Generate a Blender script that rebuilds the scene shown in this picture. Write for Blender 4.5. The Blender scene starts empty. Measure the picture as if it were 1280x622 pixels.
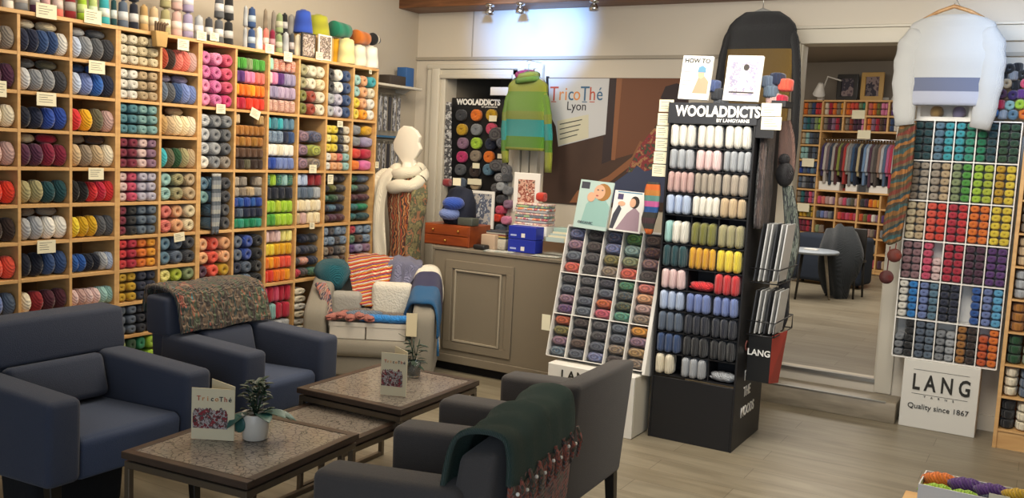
import bpy, bmesh, random
import numpy as np
from math import *
from mathutils import Vector, Matrix
random.seed(7)
COL = bpy.context.scene.collection
SC = bpy.context.scene

# ------------------------------------------------------------------ camera, world, light
EYE = np.array([0.0, 0.0, 1.65]); FPX = 1153.0
YAW, PIT, ROL = radians(29.95), radians(5.96), radians(2.93)
_fh = np.array([-sin(YAW), cos(YAW), 0]); _xh = np.array([cos(YAW), sin(YAW), 0]); _zh = np.array([0, 0, 1.0])
FW = _fh*cos(PIT) - _zh*sin(PIT); _u0 = _fh*sin(PIT) + _zh*cos(PIT)
RT = cos(ROL)*_xh + sin(ROL)*_u0; UP = cos(ROL)*_u0 - sin(ROL)*_xh
cam_d = bpy.data.cameras.new('camera'); cam = bpy.data.objects.new('camera', cam_d); COL.objects.link(cam)
cam_d.sensor_width = 36; cam_d.lens = 36*FPX/1280; cam_d.clip_start = .05
cam.matrix_world = Matrix(((RT[0], UP[0], -FW[0], EYE[0]), (RT[1], UP[1], -FW[1], EYE[1]), (RT[2], UP[2], -FW[2], EYE[2]), (0, 0, 0, 1)))
SC.camera = cam
SC.view_settings.view_transform = 'Standard'; SC.view_settings.look = 'None'
SC.view_settings.gamma = 1; SC.view_settings.use_curve_mapping = False
SC.view_settings.exposure = 0.10
w = bpy.data.worlds.new('world'); SC.world = w; w.use_nodes = True
w.node_tree.nodes['Background'].inputs[0].default_value = (.75, .85, 1, 1)
w.node_tree.nodes['Background'].inputs[1].default_value = .35
def light(name, kind, loc, energy, color, aim=None, **kw):
    d = bpy.data.lights.new(name, kind); o = bpy.data.objects.new(name, d); COL.objects.link(o)
    d.energy = energy; d.color = color; o.location = loc
    for k, v in kw.items(): setattr(d, k, v)
    if aim is not None: o.rotation_euler = (Vector(aim)-Vector(loc)).to_track_quat('-Z', 'Y').to_euler()
    return o
WARM = (1, .86, .66)
light('ceiling_glow_front', 'AREA', (-3.0, 3.6, 2.92), 36, WARM, (-3.0, 3.6, 0), shape='RECTANGLE', size=2.4, size_y=2.6)
light('ceiling_glow_shelf', 'AREA', (-3.5, 4.6, 2.9), 50, WARM, (-4.6, 4.6, 1.2), shape='RECTANGLE', size=2.6, size_y=.5)
light('ceiling_glow_right', 'AREA', (-.9, 4.3, 2.9), 112, (1, .94, .84), (-.6, 6.4, .6), shape='RECTANGLE', size=1.8, size_y=1.8)
light('shop_window_daylight', 'AREA', (.6, -1.8, 1.7), 70, (.72, .84, 1), (-1.5, 4, .8), shape='RECTANGLE', size=3.2, size_y=2.2)  # added area lamp behind the camera, standing in for an unseen shop window
light('wall_spot_cool', 'SPOT', (-3.1, 5.1, 2.8), 430, (.20, .44, 1), (-3.72, 6.71, 2.66), spot_size=radians(40), spot_blend=1, shadow_soft_size=.05)
light('sweater_spot_cool', 'SPOT', (-.1, 5.2, 2.8), 60, (.34, .58, 1), (-.28, 6.45, 2.40), spot_size=radians(50), spot_blend=1, shadow_soft_size=.05)
light('far_room_glow', 'AREA', (-2.2, 10.6, 3.1), 190, (1, .92, .82), (-2.2, 11, 0), shape='RECTANGLE', size=3, size_y=3)

# ------------------------------------------------------------------ pixel -> point on a plane of the room
def ray(px, py): return FW + RT*(px-640)/FPX - UP*(py-311)/FPX
def at(px, py, X=None, Y=None, Z=None):
    d = ray(px, py)
    a, v = (0, X) if X is not None else (1, Y) if Y is not None else (2, Z)
    return Vector(EYE + d*(v-EYE[a])/d[a])

# ------------------------------------------------------------------ colour and materials
def lin(v): return v/12.92 if v <= .04045 else ((v+.055)/1.055)**2.4
def rgb(h):
    h = h.lstrip('#'); return tuple(lin(int(h[i:i+2], 16)/255) for i in (0, 2, 4)) + (1,)
M = {}
def newmat(name):
    m = bpy.data.materials.new(name); m.use_nodes = True; M[name] = m
    return m, m.node_tree.nodes, m.node_tree.links, m.node_tree.nodes['Principled BSDF']
def plain(name, hexc, rough=.6, metal=0, bump=0, bscale=60, vary=0, emit=0, trans=0, sheen=0):
    if name in M: return M[name]
    m, n, l, b = newmat(name)
    b.inputs['Base Color'].default_value = rgb(hexc); b.inputs['Roughness'].default_value = rough; b.inputs['Metallic'].default_value = metal
    if sheen: b.inputs['Sheen Weight'].default_value = sheen
    if trans: b.inputs['Transmission Weight'].default_value = trans
    if emit: b.inputs['Emission Color'].default_value = rgb(hexc); b.inputs['Emission Strength'].default_value = emit
    if bump or vary:
        tc = n.new('ShaderNodeTexCoord'); nz = n.new('ShaderNodeTexNoise'); nz.inputs['Scale'].default_value = bscale; nz.inputs['Detail'].default_value = 4
        l.new(tc.outputs['Object'], nz.inputs['Vector'])
        if bump:
            bp = n.new('ShaderNodeBump'); bp.inputs['Strength'].default_value = bump; bp.inputs['Distance'].default_value = .01
            l.new(nz.outputs['Fac'], bp.inputs['Height']); l.new(bp.outputs['Normal'], b.inputs['Normal'])
        if vary:
            mx = n.new('ShaderNodeMixRGB'); mx.blend_type = 'MULTIPLY'; mx.inputs[1].default_value = rgb(hexc)
            rp = n.new('ShaderNodeValToRGB'); rp.color_ramp.elements[0].position = .3; rp.color_ramp.elements[1].position = .7
            rp.color_ramp.elements[0].color = (1-vary,)*3+(1,); rp.color_ramp.elements[1].color = (1, 1, 1, 1)
            l.new(nz.outputs['Fac'], rp.inputs[0]); l.new(rp.outputs[0], mx.inputs[2]); mx.inputs[0].default_value = 1
            l.new(mx.outputs[0], b.inputs['Base Color'])
    return m
def strand_bump(n, l, b, vec, scale, rot, strength):
    mp = n.new('ShaderNodeMapping'); mp.inputs['Rotation'].default_value = rot
    l.new(vec, mp.inputs['Vector'])
    wv = n.new('ShaderNodeTexWave'); wv.inputs['Scale'].default_value = scale; wv.inputs['Distortion'].default_value = 2.5; wv.inputs['Detail'].default_value = 2
    l.new(mp.outputs[0], wv.inputs['Vector'])
    bp = n.new('ShaderNodeBump'); bp.inputs['Strength'].default_value = strength; bp.inputs['Distance'].default_value = .006
    l.new(wv.outputs['Fac'], bp.inputs['Height']); l.new(bp.outputs['Normal'], b.inputs['Normal'])
    return wv
def yarn_mat(name, rot, scale=14, strength=.7, dk=.8):
    """wool: the colour is the object's own colour, the strands vary it slightly"""
    m, n, l, b = newmat(name)
    b.inputs['Roughness'].default_value = .9; b.inputs['Sheen Weight'].default_value = .25
    oi = n.new('ShaderNodeObjectInfo'); tc = n.new('ShaderNodeTexCoord')
    wv = strand_bump(n, l, b, tc.outputs['Object'], scale, rot, strength)
    rp = n.new('ShaderNodeValToRGB'); rp.color_ramp.elements[0].color = (dk, dk, dk+.01, 1); rp.color_ramp.elements[1].color = (1.05, 1.05, 1.03, 1)
    l.new(wv.outputs['Fac'], rp.inputs[0])
    mx = n.new('ShaderNodeMixRGB'); mx.blend_type = 'MULTIPLY'; mx.inputs[0].default_value = 1
    l.new(oi.outputs['Color'], mx.inputs[1]); l.new(rp.outputs[0], mx.inputs[2])
    l.new(mx.outputs[0], b.inputs['Base Color'])
    return m
yarn_mat('wool_soft', (.5, .5, .5), 3.2, .35, .9); yarn_mat('wool_up', (0, 0, 1.45), 2.6, .5); yarn_mat('wool_diag', (0, .7, .4), 3.5); yarn_mat('wool_flat', (0, 1.45, .2), 3.5)
yarn_mat('wool_world', (0, .8, .5), 3.5)
def vari(name, cols, scale=3, stretch=(1, 1, 1), own=.0, bump=.6, rough=.9, bs=4, rot=(0, .7, .4), space='Object', soft=False, rings=0):
    """space-dyed wool: patches of several dyes; own = how much of the object's own colour"""
    if name in M: return M[name]
    m, n, l, b = newmat(name); b.inputs['Roughness'].default_value = rough; b.inputs['Sheen Weight'].default_value = .2
    tc = n.new('ShaderNodeTexCoord'); oi = n.new('ShaderNodeObjectInfo')
    ad = n.new('ShaderNodeVectorMath'); ad.operation = 'ADD'
    ml = n.new('ShaderNodeMath'); ml.operation = 'MULTIPLY'; ml.inputs[1].default_value = 37
    l.new(oi.outputs['Random'], ml.inputs[0]); l.new(tc.outputs[space], ad.inputs[0]); l.new(ml.outputs[0], ad.inputs[1])
    mp = n.new('ShaderNodeMapping'); mp.inputs['Scale'].default_value = stretch; l.new(ad.outputs[0], mp.inputs['Vector'])
    nz = n.new('ShaderNodeTexNoise'); nz.inputs['Scale'].default_value = scale; nz.inputs['Detail'].default_value = 3; nz.inputs['Roughness'].default_value = .6
    l.new(mp.outputs[0], nz.inputs['Vector'])
    rp = n.new('ShaderNodeValToRGB'); e = rp.color_ramp.elements; rp.color_ramp.interpolation = 'LINEAR' if soft else 'CONSTANT'
    k = len(cols)
    for i, c in enumerate(cols):
        p = .28 + .44*i/k
        if i < 2: e[i].position = p if i else 0; e[i].color = rgb(c)
        else: x = e.new(p); x.color = rgb(c)
    l.new(nz.outputs['Fac'], rp.inputs[0])
    out = rp.outputs[0]
    if own:
        mx = n.new('ShaderNodeMixRGB'); mx.inputs[0].default_value = own; l.new(out, mx.inputs[1]); l.new(oi.outputs['Color'], mx.inputs[2]); out = mx.outputs[0]
    if rings:
        rw_ = n.new('ShaderNodeTexWave'); rw_.wave_type = 'RINGS'; rw_.rings_direction = 'Y'; rw_.inputs['Scale'].default_value = rings; rw_.inputs['Distortion'].default_value = 3; rw_.inputs['Detail'].default_value = 1
        l.new(tc.outputs[space], rw_.inputs['Vector']); r2 = n.new('ShaderNodeValToRGB'); r2.color_ramp.elements[0].color = (.45, .45, .48, 1); r2.color_ramp.elements[1].color = (1.15, 1.15, 1.12, 1)
        l.new(rw_.outputs['Fac'], r2.inputs[0]); m3 = n.new('ShaderNodeMixRGB'); m3.blend_type = 'MULTIPLY'; m3.inputs[0].default_value = 1; l.new(out, m3.inputs[1]); l.new(r2.outputs[0], m3.inputs[2]); out = m3.outputs[0]
    l.new(out, b.inputs['Base Color'])
    strand_bump(n, l, b, tc.outputs[space], bs, rot, bump)
    return m
def stripes(name, cols, axis, period, rot=(0, 0, 0), dist=0, bump=.5, bs=90, knit=True, rough=.9):
    """knitted or woven bands running across one axis (object space, metres)"""
    if name in M: return M[name]
    m, n, l, b = newmat(name); b.inputs['Roughness'].default_value = rough
    tc = n.new('ShaderNodeTexCoord'); mp = n.new('ShaderNodeMapping'); mp.inputs['Rotation'].default_value = rot
    l.new(tc.outputs['Object'], mp.inputs['Vector'])
    sp = n.new('ShaderNodeSeparateXYZ')
    if dist:
        nz = n.new('ShaderNodeTexNoise'); nz.inputs['Scale'].default_value = 14; l.new(mp.outputs[0], nz.inputs['Vector'])
        mx = n.new('ShaderNodeMixRGB'); mx.blend_type = 'LINEAR_LIGHT'; mx.inputs[0].default_value = dist
        l.new(mp.outputs[0], mx.inputs[1]); l.new(nz.outputs['Color'], mx.inputs[2]); l.new(mx.outputs[0], sp.inputs[0])
    else: l.new(mp.outputs[0], sp.inputs[0])
    dv = n.new('ShaderNodeMath'); dv.operation = 'DIVIDE'; dv.inputs[1].default_value = period; l.new(sp.outputs[axis], dv.inputs[0])
    fr = n.new('ShaderNodeMath'); fr.operation = 'FRACT'; l.new(dv.outputs[0], fr.inputs[0])
    rp = n.new('ShaderNodeValToRGB'); e = rp.color_ramp.elements; rp.color_ramp.interpolation = 'CONSTANT'
    for i, c in enumerate(cols):
        if i < 2: e[i].position = i/len(cols); e[i].color = rgb(c)
        else: x = e.new(i/len(cols)); x.color = rgb(c)
    l.new(fr.outputs[0], rp.inputs[0]); l.new(rp.outputs[0], b.inputs['Base Color'])
    if knit: strand_bump(n, l, b, tc.outputs['Object'], bs, (0, 0, .8), bump)
    return m
def knit(name, hexc, scale=60, rot=(0, 0, .8), strength=.8, dark=.8):
    if name in M: return M[name]
    m, n, l, b = newmat(name); b.inputs['Roughness'].default_value = .95; b.inputs['Sheen Weight'].default_value = .15
    tc = n.new('ShaderNodeTexCoord'); wv = strand_bump(n, l, b, tc.outputs['Object'], scale, rot, strength)
    mx = n.new('ShaderNodeMixRGB'); c = rgb(hexc); mx.inputs[1].default_value = tuple(v*dark for v in c[:3])+(1,); mx.inputs[2].default_value = c
    l.new(wv.outputs['Fac'], mx.inputs[0]); l.new(mx.outputs[0], b.inputs['Base Color'])
    return m
def wood(name, c1, c2, scale=(1, 1, 12), rough=.5, ns=3, spec=None):
    if name in M: return M[name]
    m, n, l, b = newmat(name); b.inputs['Roughness'].default_value = rough
    tc = n.new('ShaderNodeTexCoord'); mp = n.new('ShaderNodeMapping'); mp.inputs['Scale'].default_value = scale
    l.new(tc.outputs['Object'], mp.inputs['Vector'])
    nz = n.new('ShaderNodeTexNoise'); nz.inputs['Scale'].default_value = ns; nz.inputs['Detail'].default_value = 6; nz.inputs['Distortion'].default_value = .6
    l.new(mp.outputs[0], nz.inputs['Vector'])
    rp = n.new('ShaderNodeValToRGB'); rp.color_ramp.elements[0].color = rgb(c1); rp.color_ramp.elements[1].color = rgb(c2)
    rp.color_ramp.elements[0].position = .3; rp.color_ramp.elements[1].position = .7
    l.new(nz.outputs['Fac'], rp.inputs[0]); l.new(rp.outputs[0], b.inputs['Base Color'])
    return m

# ------------------------------------------------------------------ mesh kit
class MB:
    def __init__(s): s.v = []; s.f = []; s.m = []; s.sm = []
    def add(s, vs, fs, mi=0, smooth=False):
        o = len(s.v); s.v += [tuple(v) for v in vs]; s.f += [tuple(i+o for i in f) for f in fs]
        s.m += [mi]*len(fs); s.sm += [smooth]*len(fs); return s
    def box(s, x0, x1, y0, y1, z0, z1, mi=0):
        vs = [(x, y, z) for x in (x0, x1) for y in (y0, y1) for z in (z0, z1)]
        return s.add(vs, [(0, 1, 3, 2), (4, 6, 7, 5), (0, 4, 5, 1), (2, 3, 7, 6), (0, 2, 6, 4), (1, 5, 7, 3)], mi)
    def prism(s, pts, ax, a, b, mi=0, smooth=False):
        """outline pts (2-D) extruded along axis ax from a to b; pts in the order of the two other axes"""
        def P(p, t):
            q = list(p); q.insert(ax, t); return q
        n = len(pts); vs = [P(p, a) for p in pts]+[P(p, b) for p in pts]
        fs = [tuple(range(n))[::-1], tuple(range(n, 2*n))]+[(i, (i+1) % n, (i+1) % n+n, i+n) for i in range(n)]
        o = len(s.v); s.v += [tuple(v) for v in vs]; s.f += [tuple(i+o for i in f) for f in fs]
        s.m += [mi]*len(fs); s.sm += [False, False]+[smooth]*n; return s
    def tube(s, path, r, n=8, mi=0, cap=True):
        path = [Vector(p) for p in path]; rs = r if isinstance(r, (list, tuple)) else [r]*len(path)
        vs = []
        for i, p in enumerate(path):
            t = (path[min(i+1, len(path)-1)]-path[max(i-1, 0)]).normalized()
            a = t.orthogonal().normalized() if i == 0 else (a - t*a.dot(t)).normalized()
            bb = t.cross(a)
            vs += [p+(a*cos(2*pi*k/n)+bb*sin(2*pi*k/n))*rs[i] for k in range(n)]
        fs = [(i*n+k, i*n+(k+1) % n, (i+1)*n+(k+1) % n, (i+1)*n+k) for i in range(len(path)-1) for k in range(n)]
        if cap: fs += [tuple(range(n))[::-1], tuple((len(path)-1)*n+k for k in range(n))]
        return s.add(vs, fs, mi, True)
    def lathe(s, prof, n=20, c=(0, 0, 0), axis=2, mi=0, fn=None):
        vs = []
        for j, (r, h) in enumerate(prof):
            for k in range(n):
                a = 2*pi*k/n; rr = r*(fn(a, j) if fn else 1)
                p = [rr*cos(a), rr*sin(a)]; p.insert(axis, h) if axis != 1 else p.insert(1, h)
                vs.append((p[0]+c[0], p[1]+c[1], p[2]+c[2]))
        fs = [(i*n+k, i*n+(k+1) % n, (i+1)*n+(k+1) % n, (i+1)*n+k) for i in range(len(prof)-1) for k in range(n)]
        if prof[0][0] > 1e-4: fs.append(tuple(range(n))[::-1])
        if prof[-1][0] > 1e-4: fs.append(tuple((len(prof)-1)*n+k for k in range(n)))
        return s.add(vs, fs, mi, True)
    def ball(s, c, rx, ry=None, rz=None, n=14, mi=0):
        ry = ry or rx; rz = rz or rx; vs = []
        for i in range(n//2+1):
            t = pi*i/(n//2)
            for k in range(n): vs.append((c[0]+rx*sin(t)*cos(2*pi*k/n), c[1]+ry*sin(t)*sin(2*pi*k/n), c[2]+rz*cos(t)))
        return s.add(vs, [(i*n+k, (i+1)*n+k, (i+1)*n+(k+1) % n, i*n+(k+1) % n) for i in range(n//2) for k in range(n)], mi, True)
    def loft(s, secs, n=20, mi=None, cap=True):
        """secs: (centre, rx, ry, power) rings round +Z-like path, or with mi per ring"""
        vs = []
        for (c, rx, ry, e) in secs:
            for k in range(n):
                a = 2*pi*k/n; ca, sa = cos(a), sin(a)
                vs.append((c[0]+rx*abs(ca)**e*(1 if ca >= 0 else -1), c[1]+ry*abs(sa)**e*(1 if sa >= 0 else -1), c[2]))
        for i in range(len(secs)-1):
            q = len(s.v) if i == 0 else q
            if i == 0: s.v += [tuple(v) for v in vs]
            for k in range(n):
                s.f.append((q+i*n+k, q+i*n+(k+1) % n, q+(i+1)*n+(k+1) % n, q+(i+1)*n+k)); s.m.append(mi[i] if mi else 0); s.sm.append(True)
        if cap:
            s.f.append(tuple(q+k for k in range(n))[::-1]); s.m.append(mi[0] if mi else 0); s.sm.append(False)
            s.f.append(tuple(q+(len(secs)-1)*n+k for k in range(n))); s.m.append(mi[-1] if mi else 0); s.sm.append(False)
        return s
    def mesh(s, name, mats, bevel=0, seg=2, weld=True):
        me = bpy.data.meshes.new(name); me.from_pydata(s.v, [], s.f)
        for m in (mats if isinstance(mats, (list, tuple)) else [mats]): me.materials.append(M[m] if isinstance(m, str) else m)
        me.polygons.foreach_set('material_index', s.m); me.polygons.foreach_set('use_smooth', s.sm)
        bm = bmesh.new(); bm.from_mesh(me)
        if bevel:
            bmesh.ops.remove_doubles(bm, verts=bm.verts, dist=1e-5)
            bmesh.ops.bevel(bm, geom=[e for e in bm.edges if e.is_manifold and e.calc_face_angle(0) > .5], offset=bevel, segments=seg, profile=.5, affect='EDGES', clamp_overlap=True)
            if seg > 1:
                for f in bm.faces: f.smooth = True
        bmesh.ops.recalc_face_normals(bm, faces=bm.faces)
        bm.to_mesh(me); bm.free()
        if bevel and seg > 1:
            me.set_sharp_from_angle(angle=radians(50))
        return me
def link(name, me, parent=None, loc=None, rotz=0, world=False):
    o = bpy.data.objects.new(name, me); COL.objects.link(o)
    if loc is not None: o.location = loc
    if rotz: o.rotation_euler = (0, 0, rotz)
    if parent is not None:
        o.parent = parent
        if world: o.matrix_parent_inverse = Matrix.LocRotScale(parent.location, parent.rotation_euler, parent.scale).inverted()
    return o
def tag(o, label=None, cat=None, group=None, kind=None):
    if label: o['label'] = label
    if cat: o['category'] = cat
    if group: o['group'] = group
    if kind: o['kind'] = kind
    return o
def thing(name, label, cat, loc=(0, 0, 0), rotz=0, group=None):
    o = bpy.data.objects.new(name, None); COL.objects.link(o); o.location = loc; o.rotation_euler = (0, 0, rotz); o.empty_display_size = .05
    return tag(o, label, cat, group)
def part(name, mb, mats, parent, bevel=0, seg=2, world=False):
    return link(name, mb.mesh(name, mats, bevel, seg), parent, world=world)
def solo(name, mb, mats, label, cat, group=None, bevel=0, seg=2, loc=None, rotz=0):
    return tag(link(name, mb.mesh(name, mats, bevel, seg), None, loc, rotz), label, cat, group)
def struct(name, mb, mats, bevel=0, parent=None):
    o = link(name, mb.mesh(name, mats, bevel), parent)
    if parent is None: o['kind'] = 'structure'
    return o
def text_mesh(txt, size, mat, depth=.0015, bold=0, spacing=1.0, align='CENTER'):
    cu = bpy.data.curves.new('lettering', 'FONT'); cu.body = txt; cu.size = size; cu.extrude = depth; cu.offset = bold
    cu.align_x = align; cu.align_y = 'CENTER'; cu.space_character = spacing; cu.resolution_u = 3
    o = bpy.data.objects.new('lettering', cu); me = bpy.data.meshes.new_from_object(o)
    bpy.data.objects.remove(o); bpy.data.curves.remove(cu)
    me.materials.clear(); me.materials.append(M[mat]); return me
def lettering(txt, size, mat, parent, loc, facing='-y', sx=1, tilt=0, roll=0, world=True, **kw):
    """letters standing on a face that looks towards -y, +x, or -x"""
    o = link('lettering', text_mesh(txt, size, mat, **kw), parent)
    rz = {'-y': 0, '+x': pi/2, '-x': -pi/2, '+y': pi}[facing]
    mw = Matrix.Translation(Vector(loc)) @ Matrix.Rotation(rz, 4, 'Z') @ Matrix.Rotation(tilt, 4, 'X') @ Matrix.Rotation(pi/2, 4, 'X') @ Matrix.Rotation(roll, 4, 'Z') @ Matrix.Diagonal((sx, 1, 1, 1))
    if parent is not None and world:
        mw = Matrix.LocRotScale(parent.location, parent.rotation_euler, parent.scale).inverted() @ mw
    o.matrix_basis = mw
    return o
def sheet(rows, thick=.012, sub=3, rip=0, ripf=6, seed=0, mi_fn=None, fn=None):
    """cloth: a grid of control points smoothly subdivided, given thickness; returns MB"""
    rows = [[Vector(p) for p in r] for r in rows]
    def cr(ps, k):
        out = []
        for i in range(len(ps)-1):
            p0 = ps[max(i-1, 0)]; p1 = ps[i]; p2 = ps[i+1]; p3 = ps[min(i+2, len(ps)-1)]
            for j in range(k):
                t = j/k
                out.append(.5*((2*p1)+(p2-p0)*t+(2*p0-5*p1+4*p2-p3)*t*t+(3*p1-p0-3*p2+p3)*t**3))
        return out+[ps[-1]]
    g = [cr(r, sub) for r in rows]
    cols = [cr([g[i][j] for i in range(len(g))], sub) for j in range(len(g[0]))]
    R_, C_ = len(cols[0]), len(cols)
    G = [[cols[j][i].copy() for j in range(C_)] for i in range(R_)]
    N = [[None]*C_ for _ in range(R_)]
    for i in range(R_):
        for j in range(C_):
            a = G[min(i+1, R_-1)][j]-G[max(i-1, 0)][j]; b = G[i][min(j+1, C_-1)]-G[i][max(j-1, 0)]
            nn = a.cross(b); N[i][j] = nn.normalized() if nn.length > 1e-9 else Vector((0, -1, 0))
    rr = random.Random(seed); ph = rr.random()*6
    for i in range(R_):
        for j in range(C_):
            d = rip*sin(j/(C_-1)*ripf*2*pi+ph+.6*sin(i*.5)) if rip else 0
            if fn: d += fn(i/(R_-1), j/(C_-1))
            G[i][j] = G[i][j]+N[i][j]*d
    mb = MB(); vs = [G[i][j]+N[i][j]*thick/2 for i in range(R_) for j in range(C_)]+[G[i][j]-N[i][j]*thick/2 for i in range(R_) for j in range(C_)]
    o = R_*C_; fs = []; ms = []
    for i in range(R_-1):
        for j in range(C_-1):
            a, b, c, d = i*C_+j, i*C_+j+1, (i+1)*C_+j+1, (i+1)*C_+j
            fs += [(a, b, c, d), (o+d, o+c, o+b, o+a)]; k = mi_fn(i/(R_-1), j/(C_-1)) if mi_fn else 0; ms += [k, k]
    bd = [j for j in range(C_)]+[i*C_+C_-1 for i in range(1, R_)]+[(R_-1)*C_+j for j in range(C_-2, -1, -1)]+[i*C_ for i in range(R_-2, 0, -1)]
    for q in range(len(bd)):
        a, b = bd[q], bd[(q+1) % len(bd)]; fs.append((b, a, a+o, b+o)); ms.append(0)
    mb.v = [tuple(v) for v in vs]; mb.f = fs; mb.m = ms; mb.sm = [True]*len(fs)
    return mb
def bbox_world(mb): return mb
# ------------------------------------------------------------------ the room
WX, WY = -4.93, 6.71                    # the shelf wall and the wall with the doorway
plain('wall_paint', '#cdc4b4', .8, bump=.05, bscale=30); plain('wall_grey', '#b3aa9b', .85, bump=.05, bscale=30)
plain('trim_paint', '#cfc8b8', .5); plain('dark_seam', '#6b6255', .8); plain('ceiling_paint', '#c9c0b0', .9)
wood('beam_wood', '#5a3820', '#8a5a38', (1, 12, 12), .5); wood('step_wood', '#807665', '#9c917e', (1.5, 8, 8), .45)
plain('aluminium', '#b8b6b0', .3, 1); plain('white_metal', '#e4e1da', .4); plain('black_metal', '#1c1c1e', .45); plain('chrome', '#d0d0d0', .15, 1)
plain('dark_gap', '#1a1716', .9)
def floor_mat():
    m, n, l, b = newmat('floor_planks'); tc = n.new('ShaderNodeTexCoord'); mp = n.new('ShaderNodeMapping')
    mp.inputs['Rotation'].default_value = (0, 0, radians(0)); l.new(tc.outputs['Object'], mp.inputs['Vector'])
    br = n.new('ShaderNodeTexBrick'); br.inputs['Scale'].default_value = 1; br.inputs['Brick Width'].default_value = 1.25; br.inputs['Row Height'].default_value = .19
    br.inputs['Mortar Size'].default_value = .0015; br.inputs['Color1'].default_value = rgb('#8f8776'); br.inputs['Color2'].default_value = rgb('#867d6b'); br.inputs['Mortar'].default_value = rgb('#5d5245')
    br.offset = .37; l.new(mp.outputs[0], br.inputs['Vector'])
    m2 = n.new('ShaderNodeMapping'); m2.inputs['Scale'].default_value = (1.2, 9, 1); l.new(tc.outputs['Object'], m2.inputs['Vector'])
    nz = n.new('ShaderNodeTexNoise'); nz.inputs['Scale'].default_value = 1.6; nz.inputs['Detail'].default_value = 7; nz.inputs['Distortion'].default_value = .8; l.new(m2.outputs[0], nz.inputs['Vector'])
    rp = n.new('ShaderNodeValToRGB'); rp.color_ramp.elements[0].position = .3; rp.color_ramp.elements[1].position = .68
    rp.color_ramp.elements[0].color = (.72, .70, .66, 1); rp.color_ramp.elements[1].color = (1.05, 1.04, 1, 1); l.new(nz.outputs['Fac'], rp.inputs[0])
    mx = n.new('ShaderNodeMixRGB'); mx.blend_type = 'MULTIPLY'; mx.inputs[0].default_value = 1
    l.new(br.outputs['Color'], mx.inputs[1]); l.new(rp.outputs[0], mx.inputs[2]); l.new(mx.outputs[0], b.inputs['Base Color'])
    b.inputs['Roughness'].default_value = .38
    bp = n.new('ShaderNodeBump'); bp.inputs['Strength'].default_value = .12; bp.inputs['Distance'].default_value = .003; l.new(nz.outputs['Fac'], bp.inputs['Height']); l.new(bp.outputs[0], b.inputs['Normal'])
floor_mat()
struct('floor', MB().box(WX, 1.6, -2.2, WY, -.06, 0), 'floor_planks')
struct('ceiling', MB().box(WX-.15, 1.75, -2.2, WY+.15, 3.05, 3.15), 'ceiling_paint')
struct('wall_left', MB().box(WX-.15, WX, -2.2, WY+.15, -.06, 3.05), 'wall_grey')
struct('wall_right', MB().box(1.6, 1.75, -2.2, WY+.15, -.06, 3.05), 'wall_paint')
# wall with the niche (x -4.60..-3.93) and the doorway (x -1.60..-0.91)
N0, N1, NT = -4.60, -3.93, 2.275; D0, D1, DT, DB = -1.60, -.915, 2.51, .21
b = MB(); T = WY+.15
b.box(WX, N0, WY, T, 0, 3.05); b.box(N0, N1, WY, T, NT, 3.05); b.box(N0, N1, WY, T, 0, .5); b.box(N1, D0, WY, T, 0, 3.05)
b.box(D0, D1, WY, T, DT, 3.05); b.box(D0, D1, WY, T, 0, DB); b.box(D1, 1.6, WY, T, 0, 3.05)
struct('wall_back', b, 'wall_paint')
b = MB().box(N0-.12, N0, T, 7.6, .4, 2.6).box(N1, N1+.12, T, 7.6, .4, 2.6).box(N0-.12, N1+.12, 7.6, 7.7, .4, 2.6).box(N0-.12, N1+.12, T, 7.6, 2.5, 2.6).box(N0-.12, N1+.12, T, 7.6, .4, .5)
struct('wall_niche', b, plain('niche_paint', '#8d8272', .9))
# frame of the niche, panelling lines, picture rail
b = MB()
b.box(N0-.19, N0-.13, WY-.035, WY, 0, 2.36).box(N0-.13, N0-.05, WY-.055, WY, 0, 2.34).box(N0-.05, N0, WY-.03, WY, 0, NT)
b.box(N0-.19, N1+.29, WY-.045, WY, 2.335, 2.375).box(N0-.19, N1+.2, WY-.03, WY, NT+.01, 2.335).box(N0-.05, N1, WY-.05, WY, NT-.02, NT+.015)
b.box(N1, N1+.06, WY-.03, WY, 0, 2.34).box(N1+.06, N1+.12, WY-.055, WY, 0, 2.34).box(N1+.13, N1+.20, WY-.04, WY, 0, 2.34).box(N1+.22, N1+.29, WY-.055, WY, 0, 2.34)
struct('trim_1', b, 'trim_paint', .006)
b = MB().box(WX, -1.72, WY-.022, WY, 2.415, 2.44).box(-.82, 1.6, WY-.022, WY, 2.415, 2.44)
b.box(-4.36, -4.35, WY-.006, WY, 2.44, 2.85)
struct('trim_2', b, plain('rail_paint', '#a39a8a', .6))
b = MB().box(D0-.11, D0, WY-.03, WY, .0, DT+.02).box(D1, D1+.11, WY-.03, WY, .135, DT+.02).box(D0-.11, 1.6, WY-.03, WY, DT, DT+.10).box(D0-.11, 1.6, WY-.045, WY, DT+.10, DT+.12)
b.box(D0, D0+.012, WY, T, DB, DT).box(D1-.012, D1, WY, T, DB, DT)
struct('trim_3', b, 'trim_paint', .004)
struct('baseboard_back', MB().box(-2.0, D0-.11, WY-.02, WY, 0, .1).box(D1+.11, 1.6, WY-.02, WY, 0, .1), 'trim_paint')
# timber beam along the head of the wall
struct('trim_4', MB().box(-4.99, 1.6, 6.42, WY, 2.82, 3.05), 'beam_wood', .006)
# the step up to the doorway
t = thing('door_step', 'low grey wood step with metal nosing in front of the doorway', 'step')
part('riser', MB().box(-2.0, -.735, 6.43, WY-.031, 0, .135), 'step_wood', t, .004)
part('nosing', MB().box(-2.0, -.80, 6.425, 6.455, .133, .139), 'aluminium', t)
tag(t, kind='structure')
struct('trim_5', MB().box(D0, D1, WY-.02, WY+.02, DB-.012, DB+.012), 'aluminium')

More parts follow.
